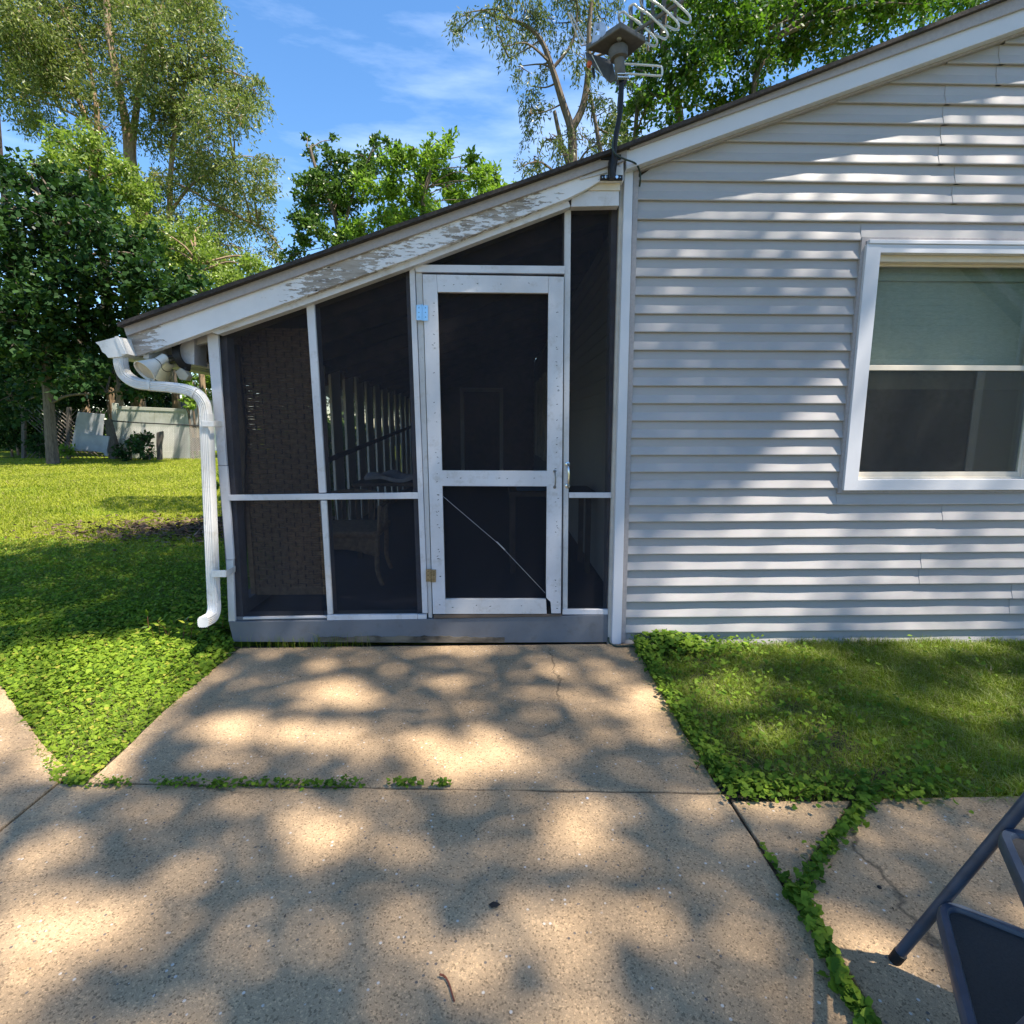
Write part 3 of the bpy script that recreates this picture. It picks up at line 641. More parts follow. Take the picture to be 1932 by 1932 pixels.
# hinges: bright one above, brass one below
for (x0, y0, x1, y1, mt, lab) in ((785.6, 575, 807.3, 604, 'bluezinc', 'bluish zinc upper hinge'), (803.5, 1074, 822.5, 1097.5, 'brass', 'dull brass lower hinge')):
    mb = MB(); xm = (x0 + x1) / 2
    mb.px([(x0, y0), (xm - 1, y0), (xm - 1, y1), (x0, y1)], -.028, .004); mb.px([(xm + 1, y0 + 1), (x1, y0 + 1), (x1, y1 + 1), (xm + 1, y1 + 1)], -.028, .004)
    mb.tube([atY(xm, y0 - 1, -.030), atY(xm, y1 + 1, -.030)], .0035, k=10)
    for fy in (.2, .5, .8):
        for fx in (.22, .80): c = atY(x0 + (x1 - x0) * fx, y0 + (y1 - y0) * fy, -.0285); mb.lathe(c, (0, -1, 0), [(0, .0028), (.0012, .0022)], 8, 1)
    o = mb.build('hinge', [M[mt], M['dark']], D); o['label'] = lab
def handle(x, y0, y1, Y, r, out_, lab):
    a = atY(x, y0, Y); b = atY(x, y1, Y); mb = MB()
    pts = [a, a + np.array([0, -.008, 0]), a * .85 + b * .15 + np.array([0, -out_, 0]), a * .5 + b * .5 + np.array([.002, -out_ * 1.15, 0]), a * .15 + b * .85 + np.array([0, -out_, 0]), b + np.array([0, -.008, 0]), b]
    mb.tube(smooth(pts, 5), r, k=10)
    for c in (a, b): mb.lathe(c, (0, -1, 0), [(0, r * 2.3), (.002, r * 2.2), (.004, r * 1.3)], 14)
    o = mb.build('handle', M['chrome' if r > .005 else 'handle'], D, smooth=True); o['label'] = lab
handle(1046.5, 889, 919, DY, .0042, .026, 'small curved pull handle on the door stile')
handle(1071, 876, 917, -.003, .0068, .034, 'larger chrome pull handle on the jamb')

# ---- porch inside
MB().box((XL + .02, .10, .10), (wl, HB, .165)).build('porch_floor', M['floor'], H)
mb = MB()
for y in np.arange(1.85, 8.9, .50):
    mb.box((XL + .03, y, .24), (XL + .055, y + .33 + rnd.uniform(-.02, .02), 1.93))
o = mb.build('slat_wall', M['slat'], H)
MB().prism([(XL + .06, 1.6, .98), (XL + .06, 8.7, 1.40), (XL + .06, 8.7, 1.45), (XL + .06, 1.6, 1.03)], (.02, 0, 0)).build('slat_brace', M['stud'], H)
mb = MB(); mb.box((XL, .1, .16), (XL + .09, HB, .25)); mb.box((XL, .1, 1.93), (XL + .09, HB, 2.0)); mb.box((XL, .9, .25), (XL + .08, .98, 1.93)); mb.box((XL, 1.45, .25), (XL + .08, 1.53, 1.93)); mb.build('side_frame', M['stud'], H)
mb = MB(); mb.box((XL, HB - .06, .1), (-.75, HB, 2.3)); mb.box((.1, HB - .06, .1), (wl, HB, 2.9)); mb.box((-.75, HB - .06, 2.05), (.1, HB, 2.8)); mb.build('porch_end_wall', M['darkwood'], H)
mb = MB(); mb.box((-.80, HB - .10, .16), (-.72, HB - .07, 2.1)); mb.box((.06, HB - .10, .16), (.14, HB - .07, 2.1)); mb.box((-.80, HB - .10, 2.1), (.14, HB - .07, 2.18)); mb.build('end_door_frame', M['slat'], H)
MB().box((-.73, HB - .06, .12), (.08, HB - .02, 2.12)).build('end_door', M['darkwood'], H)
mb = MB()
for i, (y, wd) in enumerate(((5.6, .5), (6.6, .12), (7.1, .5))): mb.box((wl - .06, y, .8), (wl - .02, y + wd, 2.2))
mb.build('leaning_board', M['slat'], H)

# woven standing screen
def wicker_screen():
    t = thing('woven_screen', 'tall brown woven wicker panel standing just inside the porch behind the left screen', 'privacy screen')
    Y = .30; a = atY(478, 1135, Y); b = atY(618, 1135, Y); top = atY(520, 590, Y)[2]; z0 = .19; x0 = a[0]; x1 = b[0] + .02
    mb = MB(); pw = .050; nx = int((x1 - x0) / pw); nzr = int((min(top, 2.0) - z0 - .12) / .016)
    for i in range(nzr):
        z = z0 + .10 + i * .016; ph = (i // 2) % 2; pts = []
        for j in range(nx * 2 + 1):
            x = x0 + (x1 - x0) * j / (nx * 2); s = 1 if ((j // 2) + ph) % 2 else -1
            pts.append((x, Y + s * .0035 + rnd.uniform(-.001, .001), z + rnd.uniform(-.0012, .0012)))
        mb.tube(pts, .0082, k=5)
    mb.build('weave', M['wicker'], t)
    mb = MB()
    for j in range(nx + 1): x = x0 + (x1 - x0) * j / nx; mb.tube([(x, Y, z0 + .07), (x, Y, z0 + .12 + nzr * .016)], .006, k=6)
    mb.build('stake', M['darkwood'], t)
    for x in (x0 + .01, x1 - .01): MB().box((x - .015, Y - .015, .165), (x + .015, Y + .015, z0 + .13 + nzr * .016)).build('leg', M['wicker'], t)
    mb = MB(); mb.box((x0 + .03, Y - .012, z0 + .05), (x1 - .03, Y + .012, z0 + .10)); mb.build('bottom_rail', M['wicker'], t, bevel=.003)
wicker_screen()
def wicker_chair():
    t = thing('wicker_chair', 'old wicker armchair with curved apron in the dark porch left of the door', 'chair')
    Y = .75; z0 = .165; p = atY(715, 1118, Y); xr = p[0]; xl_ = xr - .56
    for (x, y) in ((xl_, Y), (xr, Y), (xl_ + .03, Y + .5), (xr - .03, Y + .5)):
        MB().tube(smooth([(x + .03, y, z0), (x - .005, y, z0 + .12), (x + .0, y, z0 + .28), (x, y, z0 + .60 if y > Y else z0 + .42)], 4), .016, .02, k=8).build('leg', M['wicker'], t, smooth=True)
    mb = MB(); mb.box((xl_ - .01, Y - .02, z0 + .36), (xr + .01, Y + .52, z0 + .42)); mb.build('seat', M['wicker'], t, bevel=.02)
    mb = MB(); n = 14; top = [(xl_ + (xr - xl_) * i / n, Y - .012, z0 + .37) for i in range(n + 1)]; bot = [(xl_ + (xr - xl_) * i / n, Y - .012, z0 + .23 + .06 * math.sin(math.pi * i / n)) for i in range(n + 1)]
    mb.prism(top + bot[::-1], (0, .012, 0)); mb.tube(bot, .008, k=6); mb.build('apron', M['wicker'], t)
    mb = MB(); arc = [((xl_ + xr) / 2 + .31 * math.cos(a), Y + .28 + .25 * math.sin(a) * (1 if math.sin(a) > 0 else 0), z0 + .60 + .06 * max(0, math.sin(a))) for a in np.linspace(0, math.pi, 17)]
    mb.tube([(xr + .02, Y, z0 + .42), (xr + .03, Y, z0 + .60)] + arc + [(xl_ - .03, Y, z0 + .60), (xl_ - .02, Y, z0 + .42)], .016, k=8)
    for a in arc[1:-1]: mb.tube([a, (a[0] * .9 + .1 * (xl_ + xr) / 2, a[1], z0 + .42)], .006, k=5)
    mb.build('backrest', M['wicker'], t)
wicker_chair()
def table():
    t = thing('side_table', 'small dark table behind the wicker chair with a pale cloth on it', 'table')
    c = atY(750, 940, 1.9); z = .165
    MB().box((c[0] - .35, 1.6, z + .66), (c[0] + .3, 2.2, z + .69)).build('tabletop', M['darkwood'], t, bevel=.004)
    for x in (c[0] - .31, c[0] + .26):
        for y in (1.64, 2.16): MB().box((x - .02, y - .02, z), (x + .02, y + .02, z + .66)).build('leg', M['darkwood'], t)
    mb = MB(); n = 16; vs = []; 
    for j in range(n):
        for i in range(n):
            u, v = i / (n - 1), j / (n - 1); vs.append((c[0] - .24 + .46 * u, 1.62 + .42 * v, z + .70 + .035 * math.sin(7 * u + 2 * v) * math.sin(5 * v + u) + .045))
    mb.add(vs, [(j * n + i, j * n + i + 1, (j + 1) * n + i + 1, (j + 1) * n + i) for j in range(n - 1) for i in range(n - 1)])
    o = mb.build('folded_cloth', M['cloth']); so2 = o.modifiers.new('s', 'SOLIDIFY'); so2.thickness = .03
    tag(o, 'crumpled pale cloth lying on the small dark porch table', 'cloth')
table()
a = atY(1000, 883, 1.3); b_ = MB(); b_.box((a[0] - .12, 1.1, .84), (a[0] + .15, 1.45, .90)); b_.box((a[0] - .13, 1.09, .895), (a[0] + .16, 1.46, .91))
tag(b_.build('storage_box', M['tote'], bevel=.006), 'low blue plastic box on the dark stand behind the screen door', 'box')
t = thing('stand', 'dark wooden stand against the house wall just inside the door', 'stand')
MB().box((a[0] - .18, 1.05, .80), (wl - .03, 1.5, .838)).build('top', M['darkwood'], t)
for x in (a[0] - .15, wl - .08):
    for y in (1.08, 1.46): MB().box((x - .02, y - .02, .165), (x + .02, y + .02, .80)).build('leg', M['darkwood'], t)

# ---- window
Wn = bpy.data.objects.new('window', None); COL.objects.link(Wn); Wn.parent = H
X0, Xi = wx0, W(1661, 477, -.035)[0]
def wz(y, x=1700, Y=-.03): return W(x, y, Y)[1]
jc = .022
def frame(name, x0, z0, x1, z1, wl_, wr_, wt_, wb_, Y, th, mat, par=Wn, bevel=.0015):
    mb = MB(); Yb = Y + th
    mb.box((x0, Y, z0), (x0 + wl_, Yb, z1)); mb.box((x1 - wr_, Y, z0), (x1, Yb, z1))
    mb.box((x0 + wl_, Y + .0015, z1 - wt_), (x1 - wr_, Yb - .0015, z1)); mb.box((x0 + wl_, Y + .0015, z0), (x1 - wr_, Yb - .0015, z0 + wb_))
    return mb.build(name, mat, par, bevel=bevel)
wx1r = wx1
frame('channel', wx0, wz0, wx1r, wz1, .024, .024, .024, .03, -.026, .035, M['drip'])
cx0 = W(1604, 925, -.042)[0] if False else wx0 + .022
cw = W(1661, 476.7, -.042)[0] - W(1635, 476.7, -.042)[0]
ix0 = W(1619.5, 899, -.042)[0]; iz0 = wz(905, 1700, -.042); iz1 = wz(477, 1700, -.042); ix1 = wx1r - (ix0 - wx0)
frame('casing', wx0 + .020, wz0 + .020, wx1r - .020, wz1 - .045, ix0 - wx0 - .020, ix0 - wx0 - .020, (wz1 - .045) - iz1, iz0 - (wz0 + .020), -.045, .05, M['wrap'])
mb = MB(); mb.box((wx0 + .03, -.050, wz1 - .044), (wx1r - .03, -.018, wz1 - .022)); mb.build('head_flashing', M['wrap'], Wn, bevel=.003)
# cream vinyl frame, sashes, glass
frame('frame', ix0, iz0, ix1, iz1, .018, .018, .035, .012, .0, .10, M['cream'])
zm = wz(694, 1650, .03)
frame('sash', ix0 + .018, zm - .015, ix1 - .018, iz1 - .035, .016, .016, .012, .032, .045, .03, M['cream'])
frame('sash', ix0 + .018, iz0 + .012, ix1 - .018, zm + .014, .016, .016, .030, .030, .012, .028, M['cream'])
MB().box((ix0 + .03, .060, zm), (ix1 - .03, .064, iz1 - .04)).build('pane', M['glass'], Wn)
MB().box((ix0 + .03, .020, iz0 + .03), (ix1 - .03, .024, zm)).build('pane', M['glass'], Wn)
MB().box((ix0 + .03, .0310, iz0 + .03), (ix1 - .03, .0315, zm + .005)).build('insect_screen', M['winscreen'], Wn)
mb = MB(); mb.box((ix0 - .05, .118, zm - .12), (ix1 + .05, .122, iz1 + .03)); mb.box((ix0 + .01, .100, iz1 - .115), (ix1 - .01, .116, iz1 - .085)); mb.build('blind', M['blind'], Wn)
# room behind
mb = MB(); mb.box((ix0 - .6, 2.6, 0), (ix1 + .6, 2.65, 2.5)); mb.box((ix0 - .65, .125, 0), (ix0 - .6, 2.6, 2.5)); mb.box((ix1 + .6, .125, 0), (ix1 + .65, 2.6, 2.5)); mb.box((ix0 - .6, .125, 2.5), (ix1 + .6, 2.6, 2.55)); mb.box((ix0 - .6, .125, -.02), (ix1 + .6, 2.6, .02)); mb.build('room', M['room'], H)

# ---- flood lights under the eave
fl = thing('security_light', 'white twin floodlight on a black bracket under the porch eave by the gutter', 'floodlight')
def lamp(base, mouth, r0, r1):
    base = np.array(base); mouth = np.array(mouth); ax = mouth - base; h = np.linalg.norm(ax)
    hd = bpy.data.objects.new('lamp', None); COL.objects.link(hd); hd.parent = fl
    MB().lathe(base, ax, [(0, r0 * .7), (h * .05, r0), (h * .38, r0 * 1.05), (h * .5, r0 * 1.35), (h * .98, r1), (h, r1 * 1.03), (h, r1 * .95), (h * .8, r1 * .8)], 28).build('lamp_shade', M['lampwhite'], hd, smooth=True)
    MB().lathe(base + ax * .90, ax, [(0, r1 * .86), (.006, r1 * .84), (.010, r1 * .4)], 28).build('lens', M['lens'], hd, smooth=True)
    MB().lathe(base + ax * .40, ax, [(0, r0 * 1.12), (h * .07, r0 * 1.25)], 28).build('lamp_band', M['black'], hd)
B0 = atY(340, 672, .02)
lamp(atY(313, 673, -.03), atY(272, 701, -.14), .024, .062)
lamp(atY(322, 684, .10), atY(305, 706, .22), .024, .050)
mb = MB(); mb.sweep(smooth([atY(336, 646, .02), atY(332, 655, -.01), atY(335, 675, -.02), atY(346, 690, .0), atY(360, 694, .02)], 5), [(-.02, -.008), (.02, -.008), (.02, .008), (-.02, .008)], up=(0, -1, 0)); mb.tube([atY(336, 672, -.01), atY(314, 674, -.03)], .010, k=8); mb.tube([atY(338, 680, .02), atY(322, 684, .10)], .010, k=8)
mb.build('bracket', M['black'], fl, bevel=.002)
mb = MB(); mb.px([(340, 694), (330, 701), (338, 716), (350, 718), (356, 709), (348, 699)], -.02, .05); mb.tube([atY(352, 690, .01), atY(347, 702, .0)], .010, k=8, mi=1); mb.build('motion_sensor', [M['lens'], M['black']], fl, bevel=.004)

# ---- antenna
an = thing('antenna', 'grey rotating television antenna with wire loops on a bent black mast at the roof edge', 'antenna')
AY = -.16
mb = MB(); mb.tube(smooth([atY(1156, 336, AY), atY(1155, 318, AY), atY(1158, 300, AY), atY(1161, 262, AY), atY(1168, 226, AY), atY(1171, 200, AY), atY(1172.5, 158, AY)], 6), .0135, k=14); mb.build('mast', M['black'], an, smooth=True)
mb = MB(); mb.px([(1134, 292), (1172, 291), (1172, 300), (1134, 301)], -.115, .012); mb.px([(1133, 329.5), (1175, 330), (1175, 339), (1133, 339)], -.100, .016); mb.px([(1150, 300), (1166, 300), (1161, 334), (1151, 334)], -.145, .05)
for (x, y) in ((1143.5, 334.5), (1163.5, 334.5), (1144, 296)): mb.lathe(atY(x, y, -.099), (0, -1, 0), [(0, .0095), (.006, .0095), (.006, .004)], 6, 1)
for (x, y) in ((1137, 334.5), (1153.5, 334), (1170.5, 334.5)): mb.lathe(atY(x, y, -.099), (0, -1, 0), [(0, .004), (.002, .003)], 8, 1)
mb.build('mount_bracket', [M['black'], M['chrome']], an, bevel=.0012)
mb = MB(); c = atY(1173, 151, AY); mb.box(c + np.array([-.027, -.024, -.010]), c + np.array([.027, .024, .010])); mb.tube([c + np.array([-.03, -.03, .012]), c + np.array([.03, -.03, .012])], .004, k=8); mb.tube([c + np.array([-.028, -.03, -.004]), c + np.array([.028, -.03, -.004])], .004, k=8); mb.build('clamp', [M['chrome']], an, bevel=.002)
m0 = atY(1171, 146, AY); m1 = atY(1166, 90, AY)
hh = np.linalg.norm(m1 - m0)
mb = MB(); mb.lathe(m0, m1 - m0, [(0, .024), (hh * .02, .026), (hh * .60, .027), (hh * .64, .044), (hh * .92, .050), (hh, .044)], 20); mb.build('rotator', M['greyplastic'], an, smooth=True)
# housing plate (seen from below)
zp = m1[2]
def onz(x, y, z): return atZ(x, y, z)
cor = [onz(1103, 96, zp + .01), onz(1171, 51, zp + .01), onz(1220, 80, zp + .01), onz(1181, 113, zp + .01)]
ctr = sum(cor) / 4
cor = [ctr + (c_ - ctr) * .98 for c_ in cor]

mb = MB(); mb.prism(cor, (0, 0, .028)); mb.build('housing', M['greyplastic'], an, bevel=.006)
mb = MB(); c = onz(1168, 73, zp + .01); mb.lathe(c, (0, 0, -1), [(0, .012), (.006, .011), (.008, .006)], 14); mb.build('housing_screw', M['alu'], an)
yl = cor[0][1]
mb = MB(); q = [np.array(atY(x, y, Y)) for x, y, Y in ((1103, 97, cor[0][1]), (1154, 113, cor[3][1] + .02), (1162, 150, AY + .03), (1150, 156, AY + .05), (1106, 112, cor[0][1]))]
mb.prism(q, (.006, .010, 0)); mb.build('side_panel', M['greyplastic'], an, bevel=.003)
mb = MB(); mb.tube([atY(1117, 104, yl - .02), atY(1137, 143, yl - .02)], .003, k=6); mb.px([(1117, 128), (1122, 128), (1123, 146), (1120, 146)], yl, .01, 1); mb.lathe(atY(1111, 124, yl - .01), (0, -1, 0), [(0, .012), (.02, .013), (.024, .006)], 12, 2); mb.build('cable_socket', [M['alu'], M['black'], M['orange']], an)
mb = MB()
for (a, b) in (((1072, 24), (1097, 86)), ((1078, 27), (1105, 84)), ((1072, 24), (1078, 27)), ((1097, 86), (1105, 84))): mb.tube([atY(*a, yl - .05), atY(*b, yl - .01)], .0045, k=8)
mb.build('rod_element', M['alu'], an)
mb = MB(); Yr = cor[1][1] - .02
for i in range(5):
    t = i / 4; mb.px([(1121 + 8 * t, 43 + 9 * t + 6 * i * t * .2), (1142 + 2 * t, 44 + 10 * t), (1142 + 1 * t, 47.5 + 10 * t), (1120 + 8 * t - i, 47 + 9 * t)], Yr + .001 * i, .004)
mb.px([(1121, 42), (1126, 42), (1121, 80), (1116, 83)], Yr - .004, .004); mb.px([(1131, 40), (1141, 43), (1143, 62), (1136, 70), (1131, 66)], Yr - .008, .004); mb.px([(1118, 66), (1136, 66), (1128, 76), (1117, 82)], Yr - .009, .003)
mb.build('reflector', M['alu'], an)
mb = MB()
for k_, (dx, dy) in enumerate(((0, 0), (20, -14), (41, -31), (63, -44))):
    yy = AY - .02 - .03 * k_
    pts = [(1168, 26), (1176, 22), (1186, 30), (1205, 42), (1219, 55), (1231, 66), (1239, 76), (1239, 84), (1233, 87), (1222, 82), (1205, 72), (1190, 62), (1178, 52), (1170, 42), (1167, 33)]
    P_ = smooth([atY(x + dx, y + dy, yy + .10 * (1 if j > 7 else 0) * (1 - abs(j - 11) / 5)) for j, (x, y) in enumerate(pts)] + [atY(pts[0][0] + dx, pts[0][1] + dy, yy)], 3)[:-1]
    MB().tube(P_, .0055, k=8, closed=True).build('loop_element', M['rod'], an, smooth=True)
    MB().px([(1189 + dx, 8 + dy), (1194 + dx, 8 + dy), (1194 + dx, 66 + dy), (1189 + dx, 60 + dy)], yy + .03, .012).build('loop_post', M['greyplastic'], an)
    MB().px([(1209 + dx, 24 + dy), (1214 + dx, 24 + dy), (1214 + dx, 75 + dy), (1209 + dx, 72 + dy)], yy + .05, .012).build('loop_post', M['greyplastic'], an)
mb.tube([atY(1196, 62, AY), atY(1290, 0, AY - .10)], .010, k=8); mb.build('boom', M['greyplastic'], an)
P_ = smooth([atY(1176, 120, AY - .01), atY(1215, 122.5, AY - .01), atY(1244, 125, AY - .01), atY(1249, 129, AY - .01), atY(1249, 140, AY - .01), atY(1244, 143, AY - .01), atY(1215, 141, AY - .01), atY(1176, 138.5, AY - .01)], 4)
MB().tube(P_, .0055, k=8).build('rod_element', M['rod'], an, smooth=True)
cb = MB(); cb.tube(smooth([atY(1170, 158, AY + .02), atY(1166, 200, AY + .02), atY(1166, 230, AY + .03), atY(1156, 270, AY - .02), atY(1160, 290, AY - .025), atY(1178, 300, AY + .0), atY(1198, 308, AY + .06), atY(1207, 322, -.06), atY(1208, 340, -.05), atY(1206.5, 352, -.035)], 6), .0048, k=8)
cb.build('cable', M['cable'], an, smooth=True)
cg = MB(); cg.tube(smooth([atY(1148, 1203, -.02), atY(1150, 1213, -.05), atZ(1163, 1219, .008), atZ(1180, 1219, .008), atZ(1196, 1220, .010), atZ(1201, 1226, .008)], 5), .006, k=8)
tag(cg.build('ground_cable', M['cable'], smooth=True), 'dark green cable lying along the foot of the corner trim', 'cable')

# ------------------------------------------------------------------ far side of the yard
FY = 17.5
def far_px(name, pts, Y, th, mat, lab, cat, group=None): return tag(MB().px(pts, Y, th).build(name, M[mat], bevel=.01), lab, cat, group)
fz = float(gz(0, FY))
def gbase(x, Y): return proj(np.array([atY(x, 860, Y)[0], Y, float(gz(0, Y)) - .02]))[1]
vf = thing('privacy_fence', 'pale vinyl privacy fence panel at the far edge of the lawn behind the wire fence', 'fence')
yb = gbase(300, FY)
MB().px([(210.6, 760), (219, 761), (219, yb), (210.6, yb)], FY - .03, .14).build('post', M['vinyl'], vf, bevel=.01)
MB().px([(350, 770), (355, 770), (355, yb), (350, yb)], FY - .03, .14).build('post', M['vinyl'], vf, bevel=.01)
MB().px([(219, 765.5), (350, 771.5), (350, 777.5), (219, 772)], FY - .02, .09).build('rail', M['vinyl'], vf, bevel=.008)
MB().px([(219, 850), (350, 852), (350, yb), (219, yb)], FY - .02, .09).build('rail', M['vinyl'], vf, bevel=.008)
mb = MB(); x = 219.5
while x < 349: mb.px([(x, 771 + (x - 219) * .045), (min(x + 8.6, 350), 771.3 + (x - 219) * .045), (min(x + 8.6, 350), 853), (x, 853)], FY, .03); x += 9
mb.build('boards', M['vinyl'], vf, bevel=.002)
cf = thing('chain_link_fence', 'galvanised chain-link fence with a dark top rail in front of the pale vinyl fence', 'fence')
CY = FY - .7; yc = gbase(300, CY)
MB().tube([atY(196, 793, CY), atY(260, 797.5, CY), atY(384, 803.5, CY)], .022, k=8).build('top_rail', M['rail_dark'], cf)
mb = MB(); a0 = atY(196, 795, CY); a1 = atY(384, 805, CY); zb = float(gz(0, CY)); x = a0[0] - 1.3
while x < a1[0]:
    for sgn in (1, -1):
        h_ = 1.15; xs_, xe_ = (x, x + h_) if sgn > 0 else (x + h_, x); zt = zb + h_
        q0 = np.array([xs_, CY, zb]); q1 = np.array([xe_, CY, zt])
        lo, hi = a0[0], a1[0]
        if min(xs_, xe_) > hi or max(xs_, xe_) < lo: continue
        t0 = max(0, min(1, (lo - xs_) / (xe_ - xs_))) if sgn > 0 else max(0, min(1, (hi - xs_) / (xe_ - xs_))); t1 = max(0, min(1, (hi - xs_) / (xe_ - xs_))) if sgn > 0 else max(0, min(1, (lo - xs_) / (xe_ - xs_)))
        if xs_ > lo and sgn > 0: t0 = 0
        if sgn < 0 and xs_ < hi: t0 = 0
        if sgn > 0 and xe_ < hi: t1 = 1
        if sgn < 0 and xe_ > lo: t1 = 1
        if t1 > t0: mb.tube([q0 + (q1 - q0) * t0, q0 + (q1 - q0) * t1], .0035, k=4)
    x += .085
mb.build('wire_mesh', M['galv'], cf)
p = far_px('wooden_post', [(197, 792), (205, 790), (218, 838), (217, yc), (206, yc)], CY - .15, .18, 'oldpost', 'leaning grey wooden post at the left end of the chain-link fence', 'post')
far_px('broken_post', [(295, 816), (304.5, 813.5), (305, 822), (302, 840), (303, yc + 1), (296, yc + 1), (294.5, 838)], CY - .5, .14, 'oldpost', 'short broken grey post standing in front of the chain-link fence', 'post')
far_px('leaning_door', [(146, 777), (196, 781.5), (189, 853), (133, 850)], FY - .35, .06, 'leanpanel', 'large pale panel leaning by the trees, behind the smaller one', 'panel')
far_px('leaning_board', [(152, 817), (206, 823.5), (201.5, 850), (203, 860), (197, 860), (195, 854.5), (147.5, 847)], FY - .9, .06, 'leanpanel', 'small pale blue-grey panel leaning on the ground at the lawn edge', 'panel')
lt = MB(); LY = FY + .1; a0 = atY(20, 770, LY); a1 = atY(209, 770, LY); zb = float(gz(0, LY)); x = a0[0] - 1.8
lf = thing('lattice_fence', 'weathered grey lattice fence in deep shade under the trees', 'fence')
while x < a1[0]:
    for sgn in (1, -1):
        xs_, xe_ = (x, x + 1.8) if sgn > 0 else (x + 1.8, x)
        if max(x + 1.8, x) > a1[0] or x < a0[0]: continue
        lt.tube([(xs_, LY + .01 * sgn, zb), (xe_, LY + .01 * sgn, zb + 1.8)], .016, k=4)
    x += .16
lt.build('lattice', M['oldpost'], lf)
for xx in (40, 125): MB().px([(xx, 768), (xx + 6, 768), (xx + 6, yb), (xx, yb)], LY - .02, .1).build('post', M['oldpost'], lf)
bh = thing('far_house', 'bright white building with a tan lean-to past the right end of the vinyl fence', 'building')
MB().px([(352, 735), (402, 735), (402, 862), (352, 862)], 24, 5).build('wall', M['housefar'], bh)
MB().px([(352, 803), (372, 806), (372, 826), (352, 826)], 22.5, 1.2).build('lean_to', M['rooffar'], bh)
MB().px([(352, 826), (384, 826), (384, 850), (352, 850)], 21.9, .4).build('shed_wall', M['darkwood'], bh)
MB().px([(262, 752), (352, 754), (352, 775), (262, 775)], 26, 1).build('window_band', M['leanpanel'], bh)

up_ = thing('utility_pole', 'dark wooden utility pole cut off by the left edge of the frame', 'pole')
MB().tube([np.array([atY(-2, 300, 26)[0] + .15, 26, 0]), atY(6.0, 316, 26) - np.array([.13, 0, 0]), atY(-2, 180, 26) - np.array([.16, 0, 0])], .15, .12, k=12).build('shaft', M['pole'], up_, smooth=True)

# ------------------------------------------------------------------ step stool
G = atZ(1688, 1813, .0); U = np.array([.80, -.60, 0]); Vv = np.array([-.51, -.86, 0]); Vv /= np.linalg.norm(Vv); Zv = np.array([0, 0, 1.])
stl = thing('step_stool', 'blue tubular steel step stool with dark treads standing on the concrete', 'step stool')
def Lp(a, b, z): return G + U * a + Vv * b + Zv * z
SL = .36; WD = .40; rt_ = .0128
for b in (0, WD):
    MB().tube([Lp(.002, b, .012), Lp(SL * .86, b, .86)], rt_, k=16).build('rail', M['stoolblue'], stl, smooth=True)
    MB().lathe(Lp(-.001, b, .0), U * SL + Zv, [(0, rt_ * 1.12), (.032, rt_ * 1.18), (.034, rt_)], 16).build('rubber_foot', M['rubber'], stl, smooth=True)
    q0 = Lp(.62, b + (.0 if b == 0 else 0), .012); q1 = Lp(.25, b, .70)
    MB().tube([q0, q1], .0125, k=14).build('rear_leg', M['stoolblue'], stl, smooth=True)
    MB().lathe(q0 - Zv * .012, (0, 0, 1), [(0, .017), (.03, .016)], 12).build('rubber_foot', M['rubber'], stl, smooth=True)
MB().tube(smooth([Lp(SL * .86, 0, .86), Lp(SL * .9, .02, .90), Lp(SL * .92, .08, .92), Lp(SL * .92, WD - .08, .92), Lp(SL * .9, WD - .02, .90), Lp(SL * .86, WD, .86)], 5), rt_, k=14).build('hand_rail', M['stoolblue'], stl, smooth=True)
for (z, dp) in ((.218, .24), (.455, .24)):
    a0 = SL * z - .0; r = .045
    def rr(a_, b_, w_, d_, r, zz, n=6):
        out_ = []
        for (cx_, cy_, s0) in ((a_ + d_ - r, b_ + w_ - r, 0), (a_ + r, b_ + w_ - r, 90), (a_ + r, b_ + r, 180), (a_ + d_ - r, b_ + r, 270)):
            for i in range(n + 1): t_ = R(s0 + 90 * i / n); out_.append(Lp(cx_ + r * math.cos(t_), cy_ + r * math.sin(t_), zz))
        return out_
    MB().sweep(rr(a0 - .01, .012, WD - .024, dp, r, z), [(.011 * c_, .014 * s_) for c_, s_ in ((1, .5), (.6, 1), (-.6, 1), (-1, .5), (-1, -1), (1, -1))], closed=True, up=(0, 0, 1)).build('step_frame', M['stoolblue'], stl, smooth=True)
    MB().prism(rr(a0 - .002, .020, WD - .04, dp - .016, r * .85, z - .006), (0, 0, .010)).build('tread', M['mat'], stl, bevel=.002)
    for b in (0, WD): MB().lathe(Lp(a0 + .006, b + (-.014 if b == 0 else .014), z), Vv * (-1 if b == 0 else 1), [(0, .009), (.003, .008), (.005, .004)], 12).build('rivet', M['chrome'], stl)

# ------------------------------------------------------------------ small things on the concrete
def leafshape(c, d, L_, Wd, nrm):
    d = d / np.linalg.norm(d); s_ = np.cross(nrm, d); s_ /= np.linalg.norm(s_); return [c, c + d * L_ * .35 + s_ * Wd, c + d * L_ * .8 + s_ * Wd * .6, c + d * L_, c + d * L_ * .7 - s_ * Wd * .7, c + d * L_ * .3 - s_ * Wd]
c = atZ(922, 1707, .006); mb = MB(); q = leafshape(c, np.array([1, -.15, .1]), .034, .010, np.array([0, 0, 1.])); mb.prism(q, (0, 0, .002))
tag(mb.build('dead_leaf', M['deadleaf']), 'small dark dead leaf lying on the middle of the concrete', 'leaf')
mb = MB(); mb.tube(smooth([atZ(829, 1838, .012), atZ(840, 1843, .008), atZ(848, 1858, .006), atZ(853, 1875, .006), atZ(857, 1889, .005)], 4), .0026, .0022, k=6); mb.tube([atZ(836, 1838, .02), atZ(838, 1844, .008)], .0015, k=5)
